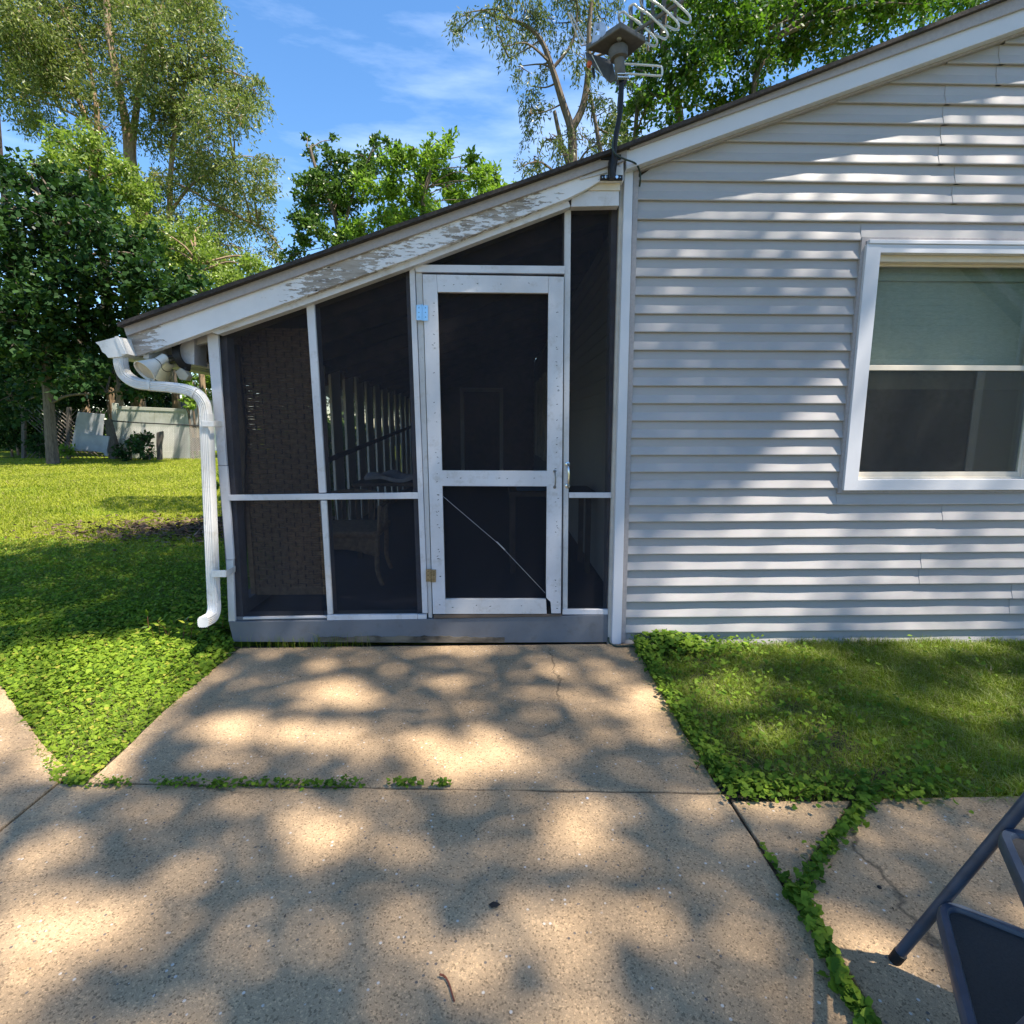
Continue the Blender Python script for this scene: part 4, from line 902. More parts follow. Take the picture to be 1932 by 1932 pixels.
tag(mb.build('twig', M['twig'], smooth=True), 'bent red-brown twig lying near the bottom of the frame', 'twig')
tag(MB().tube([atZ(608, 1214, .006), atZ(655, 1213, .006)], .003, k=6).build('twig', M['deadleaf']), 'straight dark stick against the porch base board', 'twig')
tag(MB().tube([atZ(400, 1244, .01), atZ(428, 1233, .008), atZ(447, 1230, .006)], .002, k=5).build('twig', M['straw']), 'thin pale straw at the edge of the weeds left of the walk', 'twig')
rr_ = random.Random(11)
for (x, y, s_, lab) in ((560, 1560, .004, None), (1108, 1506 + 0, .006, 'tiny pale chip on the concrete walk joint'), (1659, 1674, .007, 'small dark bit on the right concrete slab'),):
    if not lab: continue
    c = atZ(x, y, .002); mb = MB(); mb.lathe(c, (0, 0, 1), [(0, s_), (s_ * .5, s_ * .7), (s_ * .7, s_ * .2)], 7); tag(mb.build('pebble', M['trim'] if 'pale' in lab else M['deadleaf']), lab, 'pebble')

# ------------------------------------------------------------------ plants
def inpoly(P, x, y):
    x = np.asarray(x); y = np.asarray(y); ins = np.zeros(x.shape, bool); n = len(P)
    for i in range(n):
        x1, y1 = P[i]; x2, y2 = P[(i + 1) % n]; c_ = (y1 > y) != (y2 > y)
        with np.errstate(divide='ignore', invalid='ignore'): xi = (x2 - x1) * (y - y1) / (y2 - y1) + x1
        ins ^= c_ & (x < xi)
    return ins
def unit(v): return v / (np.linalg.norm(v, axis=-1, keepdims=True) + 1e-9)
def round_leaves(C, size, tilt, rng):
    """cupped round leaves: 8-corner outlines, one face each, facing mostly up"""
    n = len(C); nr = unit(np.stack([rng.normal(0, tilt, n), rng.normal(0, tilt, n), np.ones(n)], -1))
    a = unit(np.cross(nr, unit(rng.normal(size=(n, 3))))); b = np.cross(nr, a) * rng.uniform(.6, 1.05, n)[:, None]; V = np.zeros((n, 8, 3))
    prof = np.array([.45, 1.08, 1.1, .92, 1.12, .92, 1.1, 1.08])
    for k in range(8):
        t_ = 2 * math.pi * k / 8; rr2 = prof[k] * (1 + rng.normal(0, .09, n)); V[:, k] = C + (a * (math.cos(t_) * rr2 * size)[:, None] + b * (math.sin(t_) * rr2 * size)[:, None]) + nr * (size * .18 * rr2)[:, None]
    return V
def pointed(C, d, L_, Wd, rng, flat=None):
    n = len(C); d = unit(d); s_ = unit(np.cross(d, unit(rng.normal(size=(n, 3)) + (np.array([0, 0, 1.5]) if flat else 0)))); 
    return np.stack([C, C + d * (L_ * .45)[:, None] + s_ * (Wd * .5)[:, None], C + d * L_[:, None], C + d * (L_ * .45)[:, None] - s_ * (Wd * .5)[:, None]], 1)
def blades(name, XY, h, wd, mat, rng, lean=.45, zf=gz, base=0.0):
    n = len(XY); z = np.broadcast_to(zf(XY[:, 0], XY[:, 1]), (n,)) - .015 + base; P0 = np.column_stack([XY, z]); az = rng.uniform(0, 2 * np.pi, n); ln = np.abs(rng.normal(0, lean, n)) + .1
    dr = np.stack([np.cos(az), np.sin(az), np.zeros(n)], -1); sd = np.stack([-np.sin(az), np.cos(az), np.zeros(n)], -1); f2 = rng.uniform(0, 2 * np.pi, n); sd = unit(sd + .6 * np.stack([np.cos(f2), np.sin(f2), np.zeros(n)], -1))
    up = np.array([0, 0, 1.]); m_ = P0 + dr * (h * ln * .35)[:, None] + up * (h * .62)[:, None]; tp = P0 + dr * (h * ln)[:, None] + up * (h * (1 - .25 * ln))[:, None]; w2 = (wd * .5)[:, None]
    V1 = np.stack([P0 - sd * w2, P0 + sd * w2, m_ + sd * w2 * .8, m_ - sd * w2 * .8], 1); V2 = np.stack([m_ - sd * w2 * .8, m_ + sd * w2 * .8, tp + sd * w2 * .12, tp - sd * w2 * .12], 1)
    pt_ = .5 + .25 * np.sin(XY[:, 0] * 1.7 + 2 * np.sin(XY[:, 1] * .9)) + .25 * np.sin(XY[:, 1] * 2.9 + 1.5 * np.sin(XY[:, 0] * 2.3)); v = np.clip(.55 * rng.random(n) + .45 * pt_, 0, .95); v = np.where(rng.random(n) > .93, .99, v); o = quads(name, np.concatenate([V1, V2]), mat, var=np.concatenate([v, v])); return o

rng = np.random.default_rng(42)
# lawn right of the walk
Gp = [(.86, -.01), (.84, -.6), (.83, -1.30), (.90, -1.47), (1.4, -1.50), (6, -1.52), (6, -.01)]
def patch(P, n, x0, x1, y0, y1, rng):
    x = rng.uniform(x0, x1, n); y = rng.uniform(y0, y1, n); k = inpoly(P, x, y); return np.column_stack([x[k], y[k]])
XY = patch(Gp, 150000, .8, 4.3, -1.54, 0, rng); n = len(XY)
clump = .5 + .5 * np.sin(XY[:, 0] * 9 + 3 * np.sin(XY[:, 1] * 7)) * np.sin(XY[:, 1] * 11 + 2 * np.sin(XY[:, 0] * 6))
tag(blades('grass', XY, rng.uniform(.026, .078, n) * (.7 + .6 * clump), rng.uniform(.0020, .0038, n), M['blade'], rng, .8), 'short green grass growing between the grey wall and the path', 'grass', kind='stuff')
# leafy edge of that lawn
def edge_cluster(pts, n, sd, rng):
    P = np.array(pts); seg = rng.integers(0, len(P) - 1, n); t_ = rng.random(n)[:, None]; return P[seg] * (1 - t_) + P[seg + 1] * t_ + rng.normal(0, sd, (n, 2))
E1 = np.concatenate([edge_cluster([(.87, -.10), (.86, -.45), (.86, -.9), (.87, -1.3), (.93, -1.45)], 1500, .035, rng), edge_cluster([(.9, -1.45), (1.3, -1.47), (1.7, -1.46)], 700, .04, rng), edge_cluster([(.95, -.06), (1.1, -.1), (1.5, -.12)], 1100, .07, rng),
    patch(Gp, 1500, .85, 1.9, -1.5, 0, rng), patch(Gp, 500, 1.9, 4.2, -1.5, 0, rng)]); E1 = E1[(E1[:, 1] < -.03) & (E1[:, 0] > .82)]
n = len(E1); hgt = rng.uniform(.01, .055, n) * (1 + .9 * np.exp(-((E1[:, 0] - 1.02) ** 2 / .03 + (E1[:, 1] + .10) ** 2 / .03)))
V = round_leaves(np.column_stack([E1, hgt + .0]), rng.uniform(.005, .015, n) * (1 + .6 * np.exp(-((E1[:, 0] - 1.0) ** 2 / .04 + (E1[:, 1] + .12) ** 2 / .05))), .5, rng)
tag(quads('ground_cover', V, M['lf_weed'], nv=8), 'low round-leaved weeds along the edge of the right lawn', 'ground cover', kind='stuff')
# left: creeping round-leaf carpet between the two slabs and up to the porch corner
Lp_ = [(-1.60, -1.33), (-1.60, -.75), (-1.60, -.1), (-1.66, .04), (-1.78, .1), (-1.80, 2.6), (-7, 3.6), (-9, .5), (-3.2, -.34), (-2.62, -.50), (-2.05, -1.0), (-1.72, -1.32)]
XY = np.concatenate([patch(Lp_, 60000, -4.2, -1.55, -1.4, .9, rng), patch(Lp_, 52000, -8, -1.7, .6, 3.7, rng)])
keep = rng.random(len(XY)) < np.clip(1.0 - (XY[:, 1] - .5) * .34, .12, 1); XY = XY[keep]; n = len(XY)
mound = .5 + .5 * np.sin(XY[:, 0] * 5.3 + 1.3) * np.sin(XY[:, 1] * 4.7 + XY[:, 0]); near = np.clip((XY[:, 1] + 1.4) / 1.2, .35, 1.3)
edge = np.clip((XY[:, 0] + 2.7) * .5 + .6, .5, 1.2)
h_ = rng.uniform(0, 1, n) ** .6 * (.022 + .035 * mound) * near + .004
V = round_leaves(np.column_stack([XY, h_ - .02]), rng.uniform(.0055, .0145, n) * (.8 + .3 * near), .5, rng)
tag(quads('ground_cover', V, M['lf_ivy'], nv=8), 'dense carpet of small round-leaved weeds left of the concrete walk', 'ground cover', kind='stuff')
XY = np.concatenate([patch(Lp_, 60000, -4.2, -1.55, -1.4, 1.5, rng), patch(Lp_, 90000, -7, -1.7, .8, 3.7, rng)]); n = len(XY)
tag(blades('grass', XY, rng.uniform(.025, .07, n), rng.uniform(.002, .0038, n), M['blade'], rng, .8), 'grass blades coming up through the weeds left of the walk', 'grass', kind='stuff')
# open lawn behind
def wedge(n, y0, y1, rng, pw):
    y = y0 + (y1 - y0) * rng.random(n) ** pw; x = rng.uniform(-1.08, -.47, n) * (y + 3.3) ; return np.column_stack([x, y])
XY = wedge(190000, 2.2, 17.3, rng, 1.0); XY = XY[XY[:, 0] < -1.85]; n = len(XY); dd = XY[:, 1] + 3.3
bare = np.sin(XY[:, 0] * .9 + 1.1) * np.sin(XY[:, 1] * 1.3 + .4) + .5 * np.sin(XY[:, 0] * 2.3) * np.sin(XY[:, 1] * 3.1); keep = rng.random(n) > np.clip(bare - .35, 0, .85); XY = XY[keep]; dd = dd[keep]; n = len(XY)
tag(blades('grass', XY, rng.uniform(.03, .06, n), .0025 + .0011 * dd * rng.uniform(.6, 1.3, n), M['blade_far'], rng, .8), 'sunny mown lawn stretching back to the fences', 'grass', kind='stuff')
# mulch patch beside the porch
XY = rng.normal(0, 1, (5000, 2)) * np.array([1.15, .42]) + np.array([-3.3, 4.1]); XY = XY[XY[:, 0] < -1.85]; n = len(XY); zz = gz(XY[:, 0], XY[:, 1]) + rng.uniform(.0, .05, n) + .03 * np.exp(-((XY[:, 0] + 3.3) ** 2 + (XY[:, 1] - 4.1) ** 2) / .8)
M['mulch'] = leafmat('mulch', (.05, .035, .025), (.17, .12, .09), .05, .02)
tag(quads('mulch', pointed(np.column_stack([XY, zz]), rng.normal(size=(n, 3)) * np.array([1, 1, .25]), rng.uniform(.04, .13, n), rng.uniform(.012, .04, n), rng, True), M['mulch']), 'patch of brown wood mulch and dead leaves in the shaded lawn by the porch', 'mulch', kind='stuff')

nl = 260; XYl = np.column_stack([rng.uniform(-1.6, 2.2, nl), -1.0 + rng.normal(0, .75, nl)]); XYl[:90, 1] = rng.uniform(-.09, -.02, 90); XYl[:90, 0] = rng.uniform(-1.5, .8, 90); XYl = XYl[(XYl[:, 1] < -.02) & (XYl[:, 1] > -2.3) & ((XYl[:, 0] < .83) | (XYl[:, 1] < -1.52))]; nl = len(XYl)
tag(quads('leaf_litter', pointed(np.column_stack([XYl, np.full(nl, .003)]), rng.normal(size=(nl, 3)) * np.array([1, 1, .12]), rng.uniform(.004, .016, nl), rng.uniform(.002, .006, nl), rng, True), M['mulch']), 'tiny dry leaf bits and seeds scattered on the concrete', 'leaf litter', kind='stuff')
# weeds in the joints, one plant each
def weed(name, x, y, rad, nl, sz, lab, cat='weed', group=None, mat='lf_weed', tall=.03, elong=1.0, z0=0):
    rg = np.random.default_rng(int(x * 7 + y)); c = atZ(x, y, z0)
    P = np.column_stack([c[0] + rg.normal(0, rad * elong, nl), c[1] + rg.normal(0, rad * .2, nl), z0 + .004 + rg.random(nl) * tall])
    P[:, 0] = np.clip(P[:, 0], c[0] - 1.6 * rad * elong, c[0] + 1.6 * rad * elong); V = round_leaves(P, rg.uniform(.5, 1.1, nl) * sz, .45, rg); o = quads(name, V, M[mat], nv=8)
    return tag(o, lab, cat, group)
JW = 'weeds growing in the joint of the walk'
joint = [(150, 1474, .03, 'leftmost weed tuft in the walk joint, at the tip of the weed wedge'), (217, 1474, .035, 'second tuft from the left in the walk joint'), (330, 1476, .045, 'third, wide flat tuft from the left in the walk joint'), (405, 1477, .025, 'small fourth tuft from the left in the walk joint'), (458, 1477, .045, 'tallest, fullest tuft in the walk joint'),
         (540, 1477, .045, 'broad tuft right of the fullest one in the walk joint'), (600, 1477, .03, 'narrow tuft right of the broad one in the walk joint'), (650, 1478, .04, 'sparse tuft in the middle of the walk joint'), (765, 1476, .035, 'second tuft from the right in the walk joint, after a gap'), (832, 1478, .02, 'rightmost tiny tuft in the walk joint')]
for (x, y, r_, lab) in joint: weed('weed_tuft', x, y + 8, r_ * 1.15, int(1900 * r_), .0092, lab, group=JW)
for i, (x, y, r_) in enumerate(((580, 1207, .03), )): weed('weed_tuft', x, y, .05, 70, .018, 'leafy weed growing against the base board below the middle screen', tall=.085)
sw = rng.normal(0, 1, (160, 2)) * np.array([.20, .01]) + np.array([atZ(600, 1210, 0)[0], -.03]); tag(blades('grass_tuft', sw, rng.uniform(.04, .13, 160), np.full(160, .0022), M['blade'], rng, .4, zf=lambda x, y: 0 * x + .01), 'wispy grass along the foot of the base board', 'grass', kind='stuff')
# strips of weeds along the diagonal and the side crack at the right
def run(name, pts, n, sd, sz, lab, tall=.04):
    rg = np.random.default_rng(n); P = np.array([atZ(x, y, 0)[:2] for x, y in pts]); seg = rg.integers(0, len(P) - 1, n); t_ = rg.random(n)[:, None]; Q = P[seg] * (1 - t_) + P[seg + 1] * t_ + rg.normal(0, sd, (n, 2))
    V = round_leaves(np.column_stack([Q, .004 + rg.random(n) * tall]), rg.uniform(.55, 1.15, n) * sz, .5, rg); return tag(quads(name, V, M['lf_weed'], nv=8), lab, 'weed', kind='stuff')
run('weeds', [(1645, 1500), (1625, 1535), (1595, 1570), (1562, 1610), (1530, 1650), (1500, 1690)], 380, .014, .013, 'broad-leaved weeds filling the diagonal crack between the right slabs')
run('weeds', [(1490, 1690), (1520, 1720), (1545, 1780), (1575, 1840), (1605, 1900), (1650, 1960)], 330, .010, .0155, 'weeds filling the crack that runs off the bottom right of the frame')
run('weeds', [(1440, 1600), (1470, 1650), (1495, 1690)], 50, .008, .010, 'thin line of small weeds in the narrow crack above the junction', .015)
# leafy plant under the downspout
def stemplant(name, c, n, hh_, lab, mat, seed, Lr=(.04, .07), wr=.4, sprd=.12):
    rg = np.random.default_rng(seed); t_ = thing(name, lab, 'plant'); mb = MB(); Vs = []
    for i in range(n):
        a = rg.uniform(0, 2 * np.pi); b0 = np.array([c[0] + rg.normal(0, sprd), c[1] + rg.normal(0, sprd * .5), 0]); tip = b0 + np.array([math.cos(a) * hh_ * .35, math.sin(a) * hh_ * .35, hh_ * rg.uniform(.6, 1)])
        mb.tube([b0, (b0 + tip) / 2 + np.array([0, 0, hh_ * .1]), tip], .0018, .001, k=5)
        for j in range(8):
            f = .25 + .75 * j / 7; p_ = b0 + (tip - b0) * f; d_ = unit(np.array([rg.normal(), rg.normal(), rg.uniform(-.1, .7)])); L_ = rg.uniform(*Lr); Vs.append(pointed(p_[None], d_[None], np.array([L_]), np.array([L_ * wr]), rg, True)[0])
    mb.build('stem', M['lf_weed'] if False else M['twig'], t_); quads('foliage', np.array(Vs), M[mat], t_); return t_
c = atZ(345, 1205, 0); stemplant('tall_weed', c, 16, .16, 'bright pointed-leaf weed standing in the carpet below the downspout', 'lf_ivy', 5, (.035, .06), .35, .13)
weed('burdock', 408, 1197, .045, 26, .034, 'large round-leaved weed at the foot of the left porch corner', tall=.09)
weed('violet', 1030 + 215, 1205, .05, 60, .026, 'tall heart-leaved weed at the corner where siding meets the walk', tall=.13)
c = atZ(1470, 1480, 0); stemplant('leafy_weed', c, 14, .07, 'pointed-leaf weed at the corner of the lawn above the narrow crack', 'lf_weed', 9, (.02, .04), .45, .10)

# ------------------------------------------------------------------ trees
def tree(name, lab, cat, Y, lobes, trunks, leaf, bark, L_=(.12, .18), wr=.4, dens=1.0, droop=.2, twl=.8, k=12, seed=1, depth=.8, group=None, trunk_r=.2, hollow=.35, limbs=True, flatleaf=False):
    rg = np.random.default_rng(seed); root = thing(name, lab, cat, group); Vs = []; tw = MB()
    dist0 = (Y - CAM[1])
    tps = []
    for tr in trunks:
        P_ = [atY(x, y, Y + dy) for (x, y, dy) in [(q + (0,))[:3] for q in tr['p']]]
        if tr.get('ground', True): P_ = [np.array([P_[0][0], P_[0][1], float(gz(0, Y)) - .1])] + P_
        PS = smooth(P_, 5); tw.tube(PS, tr['r'], tr['r'] * tr.get('taper', .35), k=8); tps += PS[len(PS) // 3:]
    tps = np.array(tps)
    for (x, y, rp) in lobes:
        c0 = atY(x, y, Y + rg.uniform(-1, 1) * depth * dist0 * .08); r0 = rp * (c0[1] - CAM[1]) / F
        area = math.pi * r0 * r0; ml = np.mean(L_); nt_ = max(6, int(dens * area * 2.6 / (ml * ml * wr * .5 * k)))
        m_ = max(4, int(rp / 7)); sc_ = c0 + unit(rg.normal(size=(m_, 3))) * (r0 * rg.uniform(.25, .88, m_))[:, None] * np.array([1, 1, .92]); sr_ = r0 * rg.uniform(.20, .40, m_); pick = rg.integers(0, m_, nt_)
        dirs = unit(rg.normal(size=(nt_, 3))); rad = sr_[pick] * (hollow + (1 - hollow) * rg.random(nt_) ** .5)
        st_ = sc_[pick] + dirs * rad[:, None] * np.array([1, 1, .55])
        d_ = unit(dirs * .7 + rg.normal(size=(nt_, 3)) * .55 + np.array([0, 0, -droop]))
        lp = st_[:, None, :] + d_[:, None, :] * (np.linspace(0, 1, k)[None, :, None] * twl * rg.uniform(.6, 1.2, nt_)[:, None, None] * min(1, r0 * .8)) + np.array([0, 0, -1]) * (np.linspace(0, 1, k) ** 2)[None, :, None] * droop * twl * .5
        lp = lp.reshape(-1, 3) + rg.normal(0, .035 * ml / .12, (nt_ * k, 3)); ld = np.repeat(d_, k, 0) * .5 + rg.normal(size=(nt_ * k, 3)) * .6 + np.array([0, 0, -droop * .7])
        Ls = rg.uniform(L_[0], L_[1], nt_ * k); Vs.append(pointed(lp, ld, Ls, Ls * wr, rg, flatleaf))
        if limbs and len(tps):
            for e_ in range(2 if rp > 45 else 1):
                tgt = c0 + unit(rg.normal(size=3)) * r0 * .45; cand = tps[tps[:, 2] < tgt[2] + r0 * .2]; cand = cand if len(cand) else tps
                b0 = cand[np.argmin(np.linalg.norm(cand - tgt, axis=1))]; mid = (b0 + tgt) / 2 + np.array([0, 0, .12 * np.linalg.norm(tgt - b0)]) + rg.normal(0, .12, 3)
                ln = np.linalg.norm(tgt - b0)
                if ln < 9: tw.tube(smooth([b0, mid, tgt], 4), min(trunk_r * .5, .016 + ln * .018), .010, k=5)
            for e_ in range(m_): 
                tgt = sc_[e_]; tw.tube([c0 + rg.normal(0, r0 * .1, 3), (c0 + tgt) / 2 + rg.normal(0, .08 * r0, 3), tgt], .016, .005, k=4)
    tw.build('trunk', M[bark], root, smooth=True)
    quads('crown', np.concatenate(Vs), M[leaf], root, var=rg.random(sum(len(v) for v in Vs)))
    return root

tree('feathery_tree', 'tall feathery grey-green tree with several tan trunks at the far left', 'tree', 22,
     [(60, 40, 108), (180, 55, 103), (290, 60, 108), (375, 30, 68), (405, 85, 43), (110, 130, 80), (25, 120, 91), (35, 60, 91), (240, 150, 68), (330, 150, 85), (415, 165, 63), (475, 165, 41), (500, 158, 18), (70, 215, 43), (45, 180, 46), (300, 235, 63), (395, 245, 68), (440, 215, 46),
      (350, 320, 68), (420, 310, 57), (470, 330, 48), (500, 300, 27), (500, 360, 32), (430, 390, 57), (500, 430, 34), (380, 430, 63), (300, 400, 51), (455, 475, 46), (520, 450, 16), (400, 490, 51), (330, 480, 51), (140, -60, 114), (280, -80, 125), (20, -60, 114), (160, 190, 30), (200, 240, 34), (520, 480, 25), (285, 330, 43)],
     [dict(p=[(250, 640), (262, 470), (258, 395), (245, 330), (240, 250), (225, 170), (205, 60), (200, -60)], r=.30), dict(p=[(262, 440), (272, 390), (250, 300), (258, 200), (270, 110), (300, 20)], r=.20, ground=False), dict(p=[(322, 640), (318, 520), (320, 420), (322, 330), (330, 250), (350, 150)], r=.18), dict(p=[(322, 400), (360, 350), (410, 320), (440, 300)], r=.08, ground=False), dict(p=[(330, 345), (370, 365), (430, 400), (500, 435), (530, 470)], r=.06, ground=False), dict(p=[(150, 640), (175, 300), (165, 230), (130, 150), (100, 60)], r=.17), dict(p=[(200, 640), (185, 260), (178, 180), (165, 120), (120, 20)], r=.14)],
     'lf_feather', 'tanbark', L_=(.12, .23), wr=.30, dens=.60, droop=.38, twl=.75, k=12, seed=3, trunk_r=.3, depth=.9, hollow=.45)
tree('light_tree', 'bright yellow-green bushy tree top in front of the feathery tree', 'tree', 18.5,
     [(135, 285, 45), (185, 290, 48), (110, 320, 40), (160, 345, 50), (215, 335, 45), (250, 370, 40), (240, 310, 28), (235, 420, 40), (200, 400, 45), (95, 260, 18), (270, 420, 26)], [dict(p=[(205, 560), (200, 450), (190, 380), (180, 330)], r=.12)], 'lf_light', 'tanbark', L_=(.14, .24), wr=.36, dens=1.0, droop=.25, twl=.6, seed=4, trunk_r=.12)
tree('maple_tree', 'dark green broad-leaved maple with a single trunk at the left edge of the lawn', 'tree', 14.5,
     [(30, 330, 50), (75, 345, 45), (125, 365, 40), (40, 400, 70), (110, 430, 75), (180, 430, 60), (245, 450, 50), (30, 500, 90), (120, 520, 90), (210, 530, 80), (290, 500, 45), (300, 560, 60), (360, 520, 35), (40, 610, 95), (150, 620, 85), (240, 620, 65), (310, 620, 50), (60, 690, 60), (150, 695, 45), (20, 750, 50), (230, 695, 40), (300, 680, 40), (190, 385, 35), (340, 575, 40), (0, 420, 60), (-10, 560, 80), (270, 725, 28), (60, 310, 18)],
     [dict(p=[(98, 850), (92, 760), (86, 680), (90, 560), (110, 440)], r=.19), dict(p=[(90, 765), (130, 746), (200, 742), (260, 735), (330, 738)], r=.045, ground=False)], 'lf_maple', 'bark', L_=(.12, .22), wr=.8, dens=1.1, droop=.15, twl=.7, k=8, seed=5, trunk_r=.2, flatleaf=True)
tree('bushy_tree', 'mid green bushy tree behind the low porch eave', 'tree', 18,
     [(330, 450, 50), (370, 480, 45), (420, 500, 40), (470, 500, 32), (380, 440, 35), (300, 430, 30), (440, 530, 40), (340, 530, 45), (500, 505, 22), (260, 470, 40), (395, 545, 35)], [dict(p=[(380, 700), (380, 600), (375, 500)], r=.14)], 'lf_light', 'tanbark', L_=(.09, .16), wr=.5, dens=.9, droop=.2, twl=.6, seed=14, trunk_r=.12)
tree('pear_tree', 'dark glossy-leaved tree with upright shoots rising over the middle of the porch roof', 'tree', 15,
     [(595, 330, 22), (588, 290, 14), (578, 262, 8), (620, 345, 28), (650, 300, 20), (600, 375, 34), (640, 395, 40), (585, 415, 30), (610, 445, 36), (690, 300, 24), (705, 270, 14), (740, 290, 20), (670, 350, 30), (570, 370, 14), (650, 450, 40), (560, 345, 14), (620, 310, 26), (600, 350, 30), (660, 330, 26), (580, 390, 24), (690, 330, 26), (640, 365, 30), (730, 310, 18), (625, 262, 8), (615, 285, 10), (728, 262, 8), (575, 460, 22), (555, 485, 24)],
     [dict(p=[(640, 640), (640, 470), (630, 400), (600, 330), (585, 280)], r=.11), dict(p=[(645, 450), (665, 370), (700, 290)], r=.06, ground=False)], 'lf_pear', 'bark', L_=(.09, .15), wr=.6, dens=1.2, droop=-.15, twl=.5, k=9, seed=6, trunk_r=.03, hollow=.2)
tree('bright_tree', 'bright yellow-green tree rising over the porch roof right of the dark one', 'tree', 13,
     [(700, 350, 34), (740, 330, 34), (720, 400, 40), (770, 370, 40), (800, 320, 34), (830, 290, 26), (850, 265, 15), (810, 275, 18), (850, 330, 36), (885, 300, 24), (900, 340, 32), (870, 375, 34), (820, 400, 36), (930, 350, 24), (690, 430, 34), (760, 430, 32), (940, 325, 16), (915, 385, 24), (965, 360, 14), (760, 300, 22), (780, 280, 14)],
     [dict(p=[(800, 640), (800, 430), (800, 370), (820, 300)], r=.12)], 'lf_bright', 'bark', L_=(.11, .19), wr=.45, dens=1.35, droop=.1, twl=.55, k=9, seed=7, trunk_r=.03, flatleaf=True)
tree('airy_tree', 'thin-leaved airy tree with forked bare grey limbs behind the antenna', 'tree', 13,
     [(880, 30, 26), (862, 60, 16), (930, 40, 32), (985, 60, 34), (1040, 40, 38), (960, 85, 26), (985, 130, 22), (1000, 30, 30), (1090, 40, 40), (1140, 30, 36), (1000, 175, 24), (1020, 210, 28), (1000, 250, 20), (1040, 260, 26), (1010, 295, 26), (1100, 110, 34), (1150, 100, 30), (1110, 190, 30), (1150, 210, 32), (1100, 260, 32), (1150, 270, 30), (1060, 290, 24), (1075, -20, 50), (960, -20, 40), (1200, 60, 24), (1200, 160, 20), (1170, 255, 22), (985, 310, 18), (1030, 130, 18)],
     [dict(p=[(1080, 330), (1080, 290), (1078, 245), (1062, 195), (1042, 130), (1020, 75), (985, 45), (930, 30)], r=.15, ground=False, taper=.2), dict(p=[(1078, 245), (1100, 200), (1110, 130), (1112, 40), (1125, -40)], r=.11, ground=False), dict(p=[(1072, 310), (1058, 265), (1046, 210)], r=.07, ground=False, taper=.7), dict(p=[(1135, 300), (1125, 240), (1112, 170)], r=.08, ground=False), dict(p=[(1042, 130), (1080, 80), (1090, 20)], r=.05, ground=False), dict(p=[(1020, 75), (990, 95), (960, 110)], r=.025, ground=False), dict(p=[(1062, 195), (1030, 210), (1000, 215)], r=.025, ground=False), dict(p=[(1110, 90), (1150, 60), (1180, 40)], r=.03, ground=False), dict(p=[(1080, 560), (1080, 330)], r=.17, taper=.9)],
     'lf_airy', 'bark', L_=(.09, .16), wr=.26, dens=.42, droop=.8, twl=.6, k=10, seed=8, trunk_r=.12, hollow=.2)
tree('large_tree', 'large dense dark green tree behind the roof at the right', 'tree', 15,
     [(1225, 40, 40), (1260, 100, 50), (1210, 120, 36), (1200, 190, 42), (1250, 190, 50), (1330, 40, 80), (1320, 130, 60), (1400, 80, 60), (1430, 20, 70), (1500, 60, 60), (1480, 110, 40), (1560, 20, 70), (1570, 80, 45), (1640, 30, 60), (1720, 10, 60), (1800, -20, 60), (1880, -30, 55), (1350, -50, 80), (1500, -60, 90), (1650, -60, 80), (1180, 235, 36), (1280, 240, 40), (1350, 200, 45), (1195, 60, 22), (1170, 150, 22), (1200, 290, 40), (1300, 300, 50), (1420, 180, 45)],
     [dict(p=[(1290, 700), (1285, 250), (1260, 150), (1250, 60), (1270, -40)], r=.17), dict(p=[(1420, 700), (1420, 200), (1450, 100), (1440, 0)], r=.14), dict(p=[(1185, 700), (1198, 260), (1215, 160), (1225, 60)], r=.10)], 'lf_back', 'bark', L_=(.12, .19), wr=.6, dens=.95, droop=.2, twl=.6, k=9, seed=9, trunk_r=.15, flatleaf=True)
BK = 'bushes and trees crowding the far fence'
def bush(x, y, rp, Y, lab, leaf='lf_maple', seed=0, dens=1.1, sp_=None, cat='bush', group=BK):
    rg = np.random.default_rng(seed); lobes = [(x, y, rp)] + [(x + rg.uniform(-1, 1) * rp, y + rg.uniform(-.7, .7) * rp, rp * rg.uniform(.4, .65)) for _ in range(5)]
    return tree('bush', lab, cat, Y, lobes, [dict(p=[(x, y + rp * .6), (x, y)], r=.05)], leaf, 'bark', L_=(.10, .17), wr=.6, dens=dens, droop=.1, twl=.4, k=7, seed=seed, trunk_r=.05, group=group, flatleaf=True)
bush(20, 700, 85, 20, 'dark foliage behind the maple trunk at the left edge', seed=21); bush(20, 800, 60, 19, 'dark bush at the left edge beside the maple trunk', seed=22); bush(120, 730, 60, 19.5, 'dark foliage just right of the maple trunk above the panels', seed=23)
bush(200, 700, 60, 20, 'dark foliage above the left end of the vinyl fence', seed=24); bush(290, 705, 55, 20.5, 'dark foliage above the middle of the vinyl fence', seed=25); bush(360, 690, 45, 20, 'bright bush seen between downspout and porch post', leaf='lf_bright', seed=26, dens=.8)
bush(450, 720, 60, 20, 'green bush seen through the left porch screen', leaf='lf_bright', seed=29, dens=.9); bush(560, 720, 80, 21, 'green bush seen behind the slatted porch wall', leaf='lf_pear', seed=30); bush(700, 720, 90, 22, 'far green bush hidden behind the porch', leaf='lf_pear', seed=31)
bush(75, 838, 22, 17.6, 'low dark weeds around the maple foot', seed=32, cat='bush'); bush(128, 850, 12, 16.6, 'small sunlit plant left of the leaning panels', leaf='lf_bright', seed=33)
bush(245, 835, 20, 16.4, 'dark vine climbing the chain-link fence', seed=34); bush(268, 828, 13, 16.4, 'dark vine leaves hanging on the wire right of the big vine', seed=35); bush(232, 855, 13, 16.3, 'low dark weeds at the foot of the chain-link fence', seed=36); bush(282, 857, 8, 16.2, 'small weed at the foot of the broken post', seed=37)
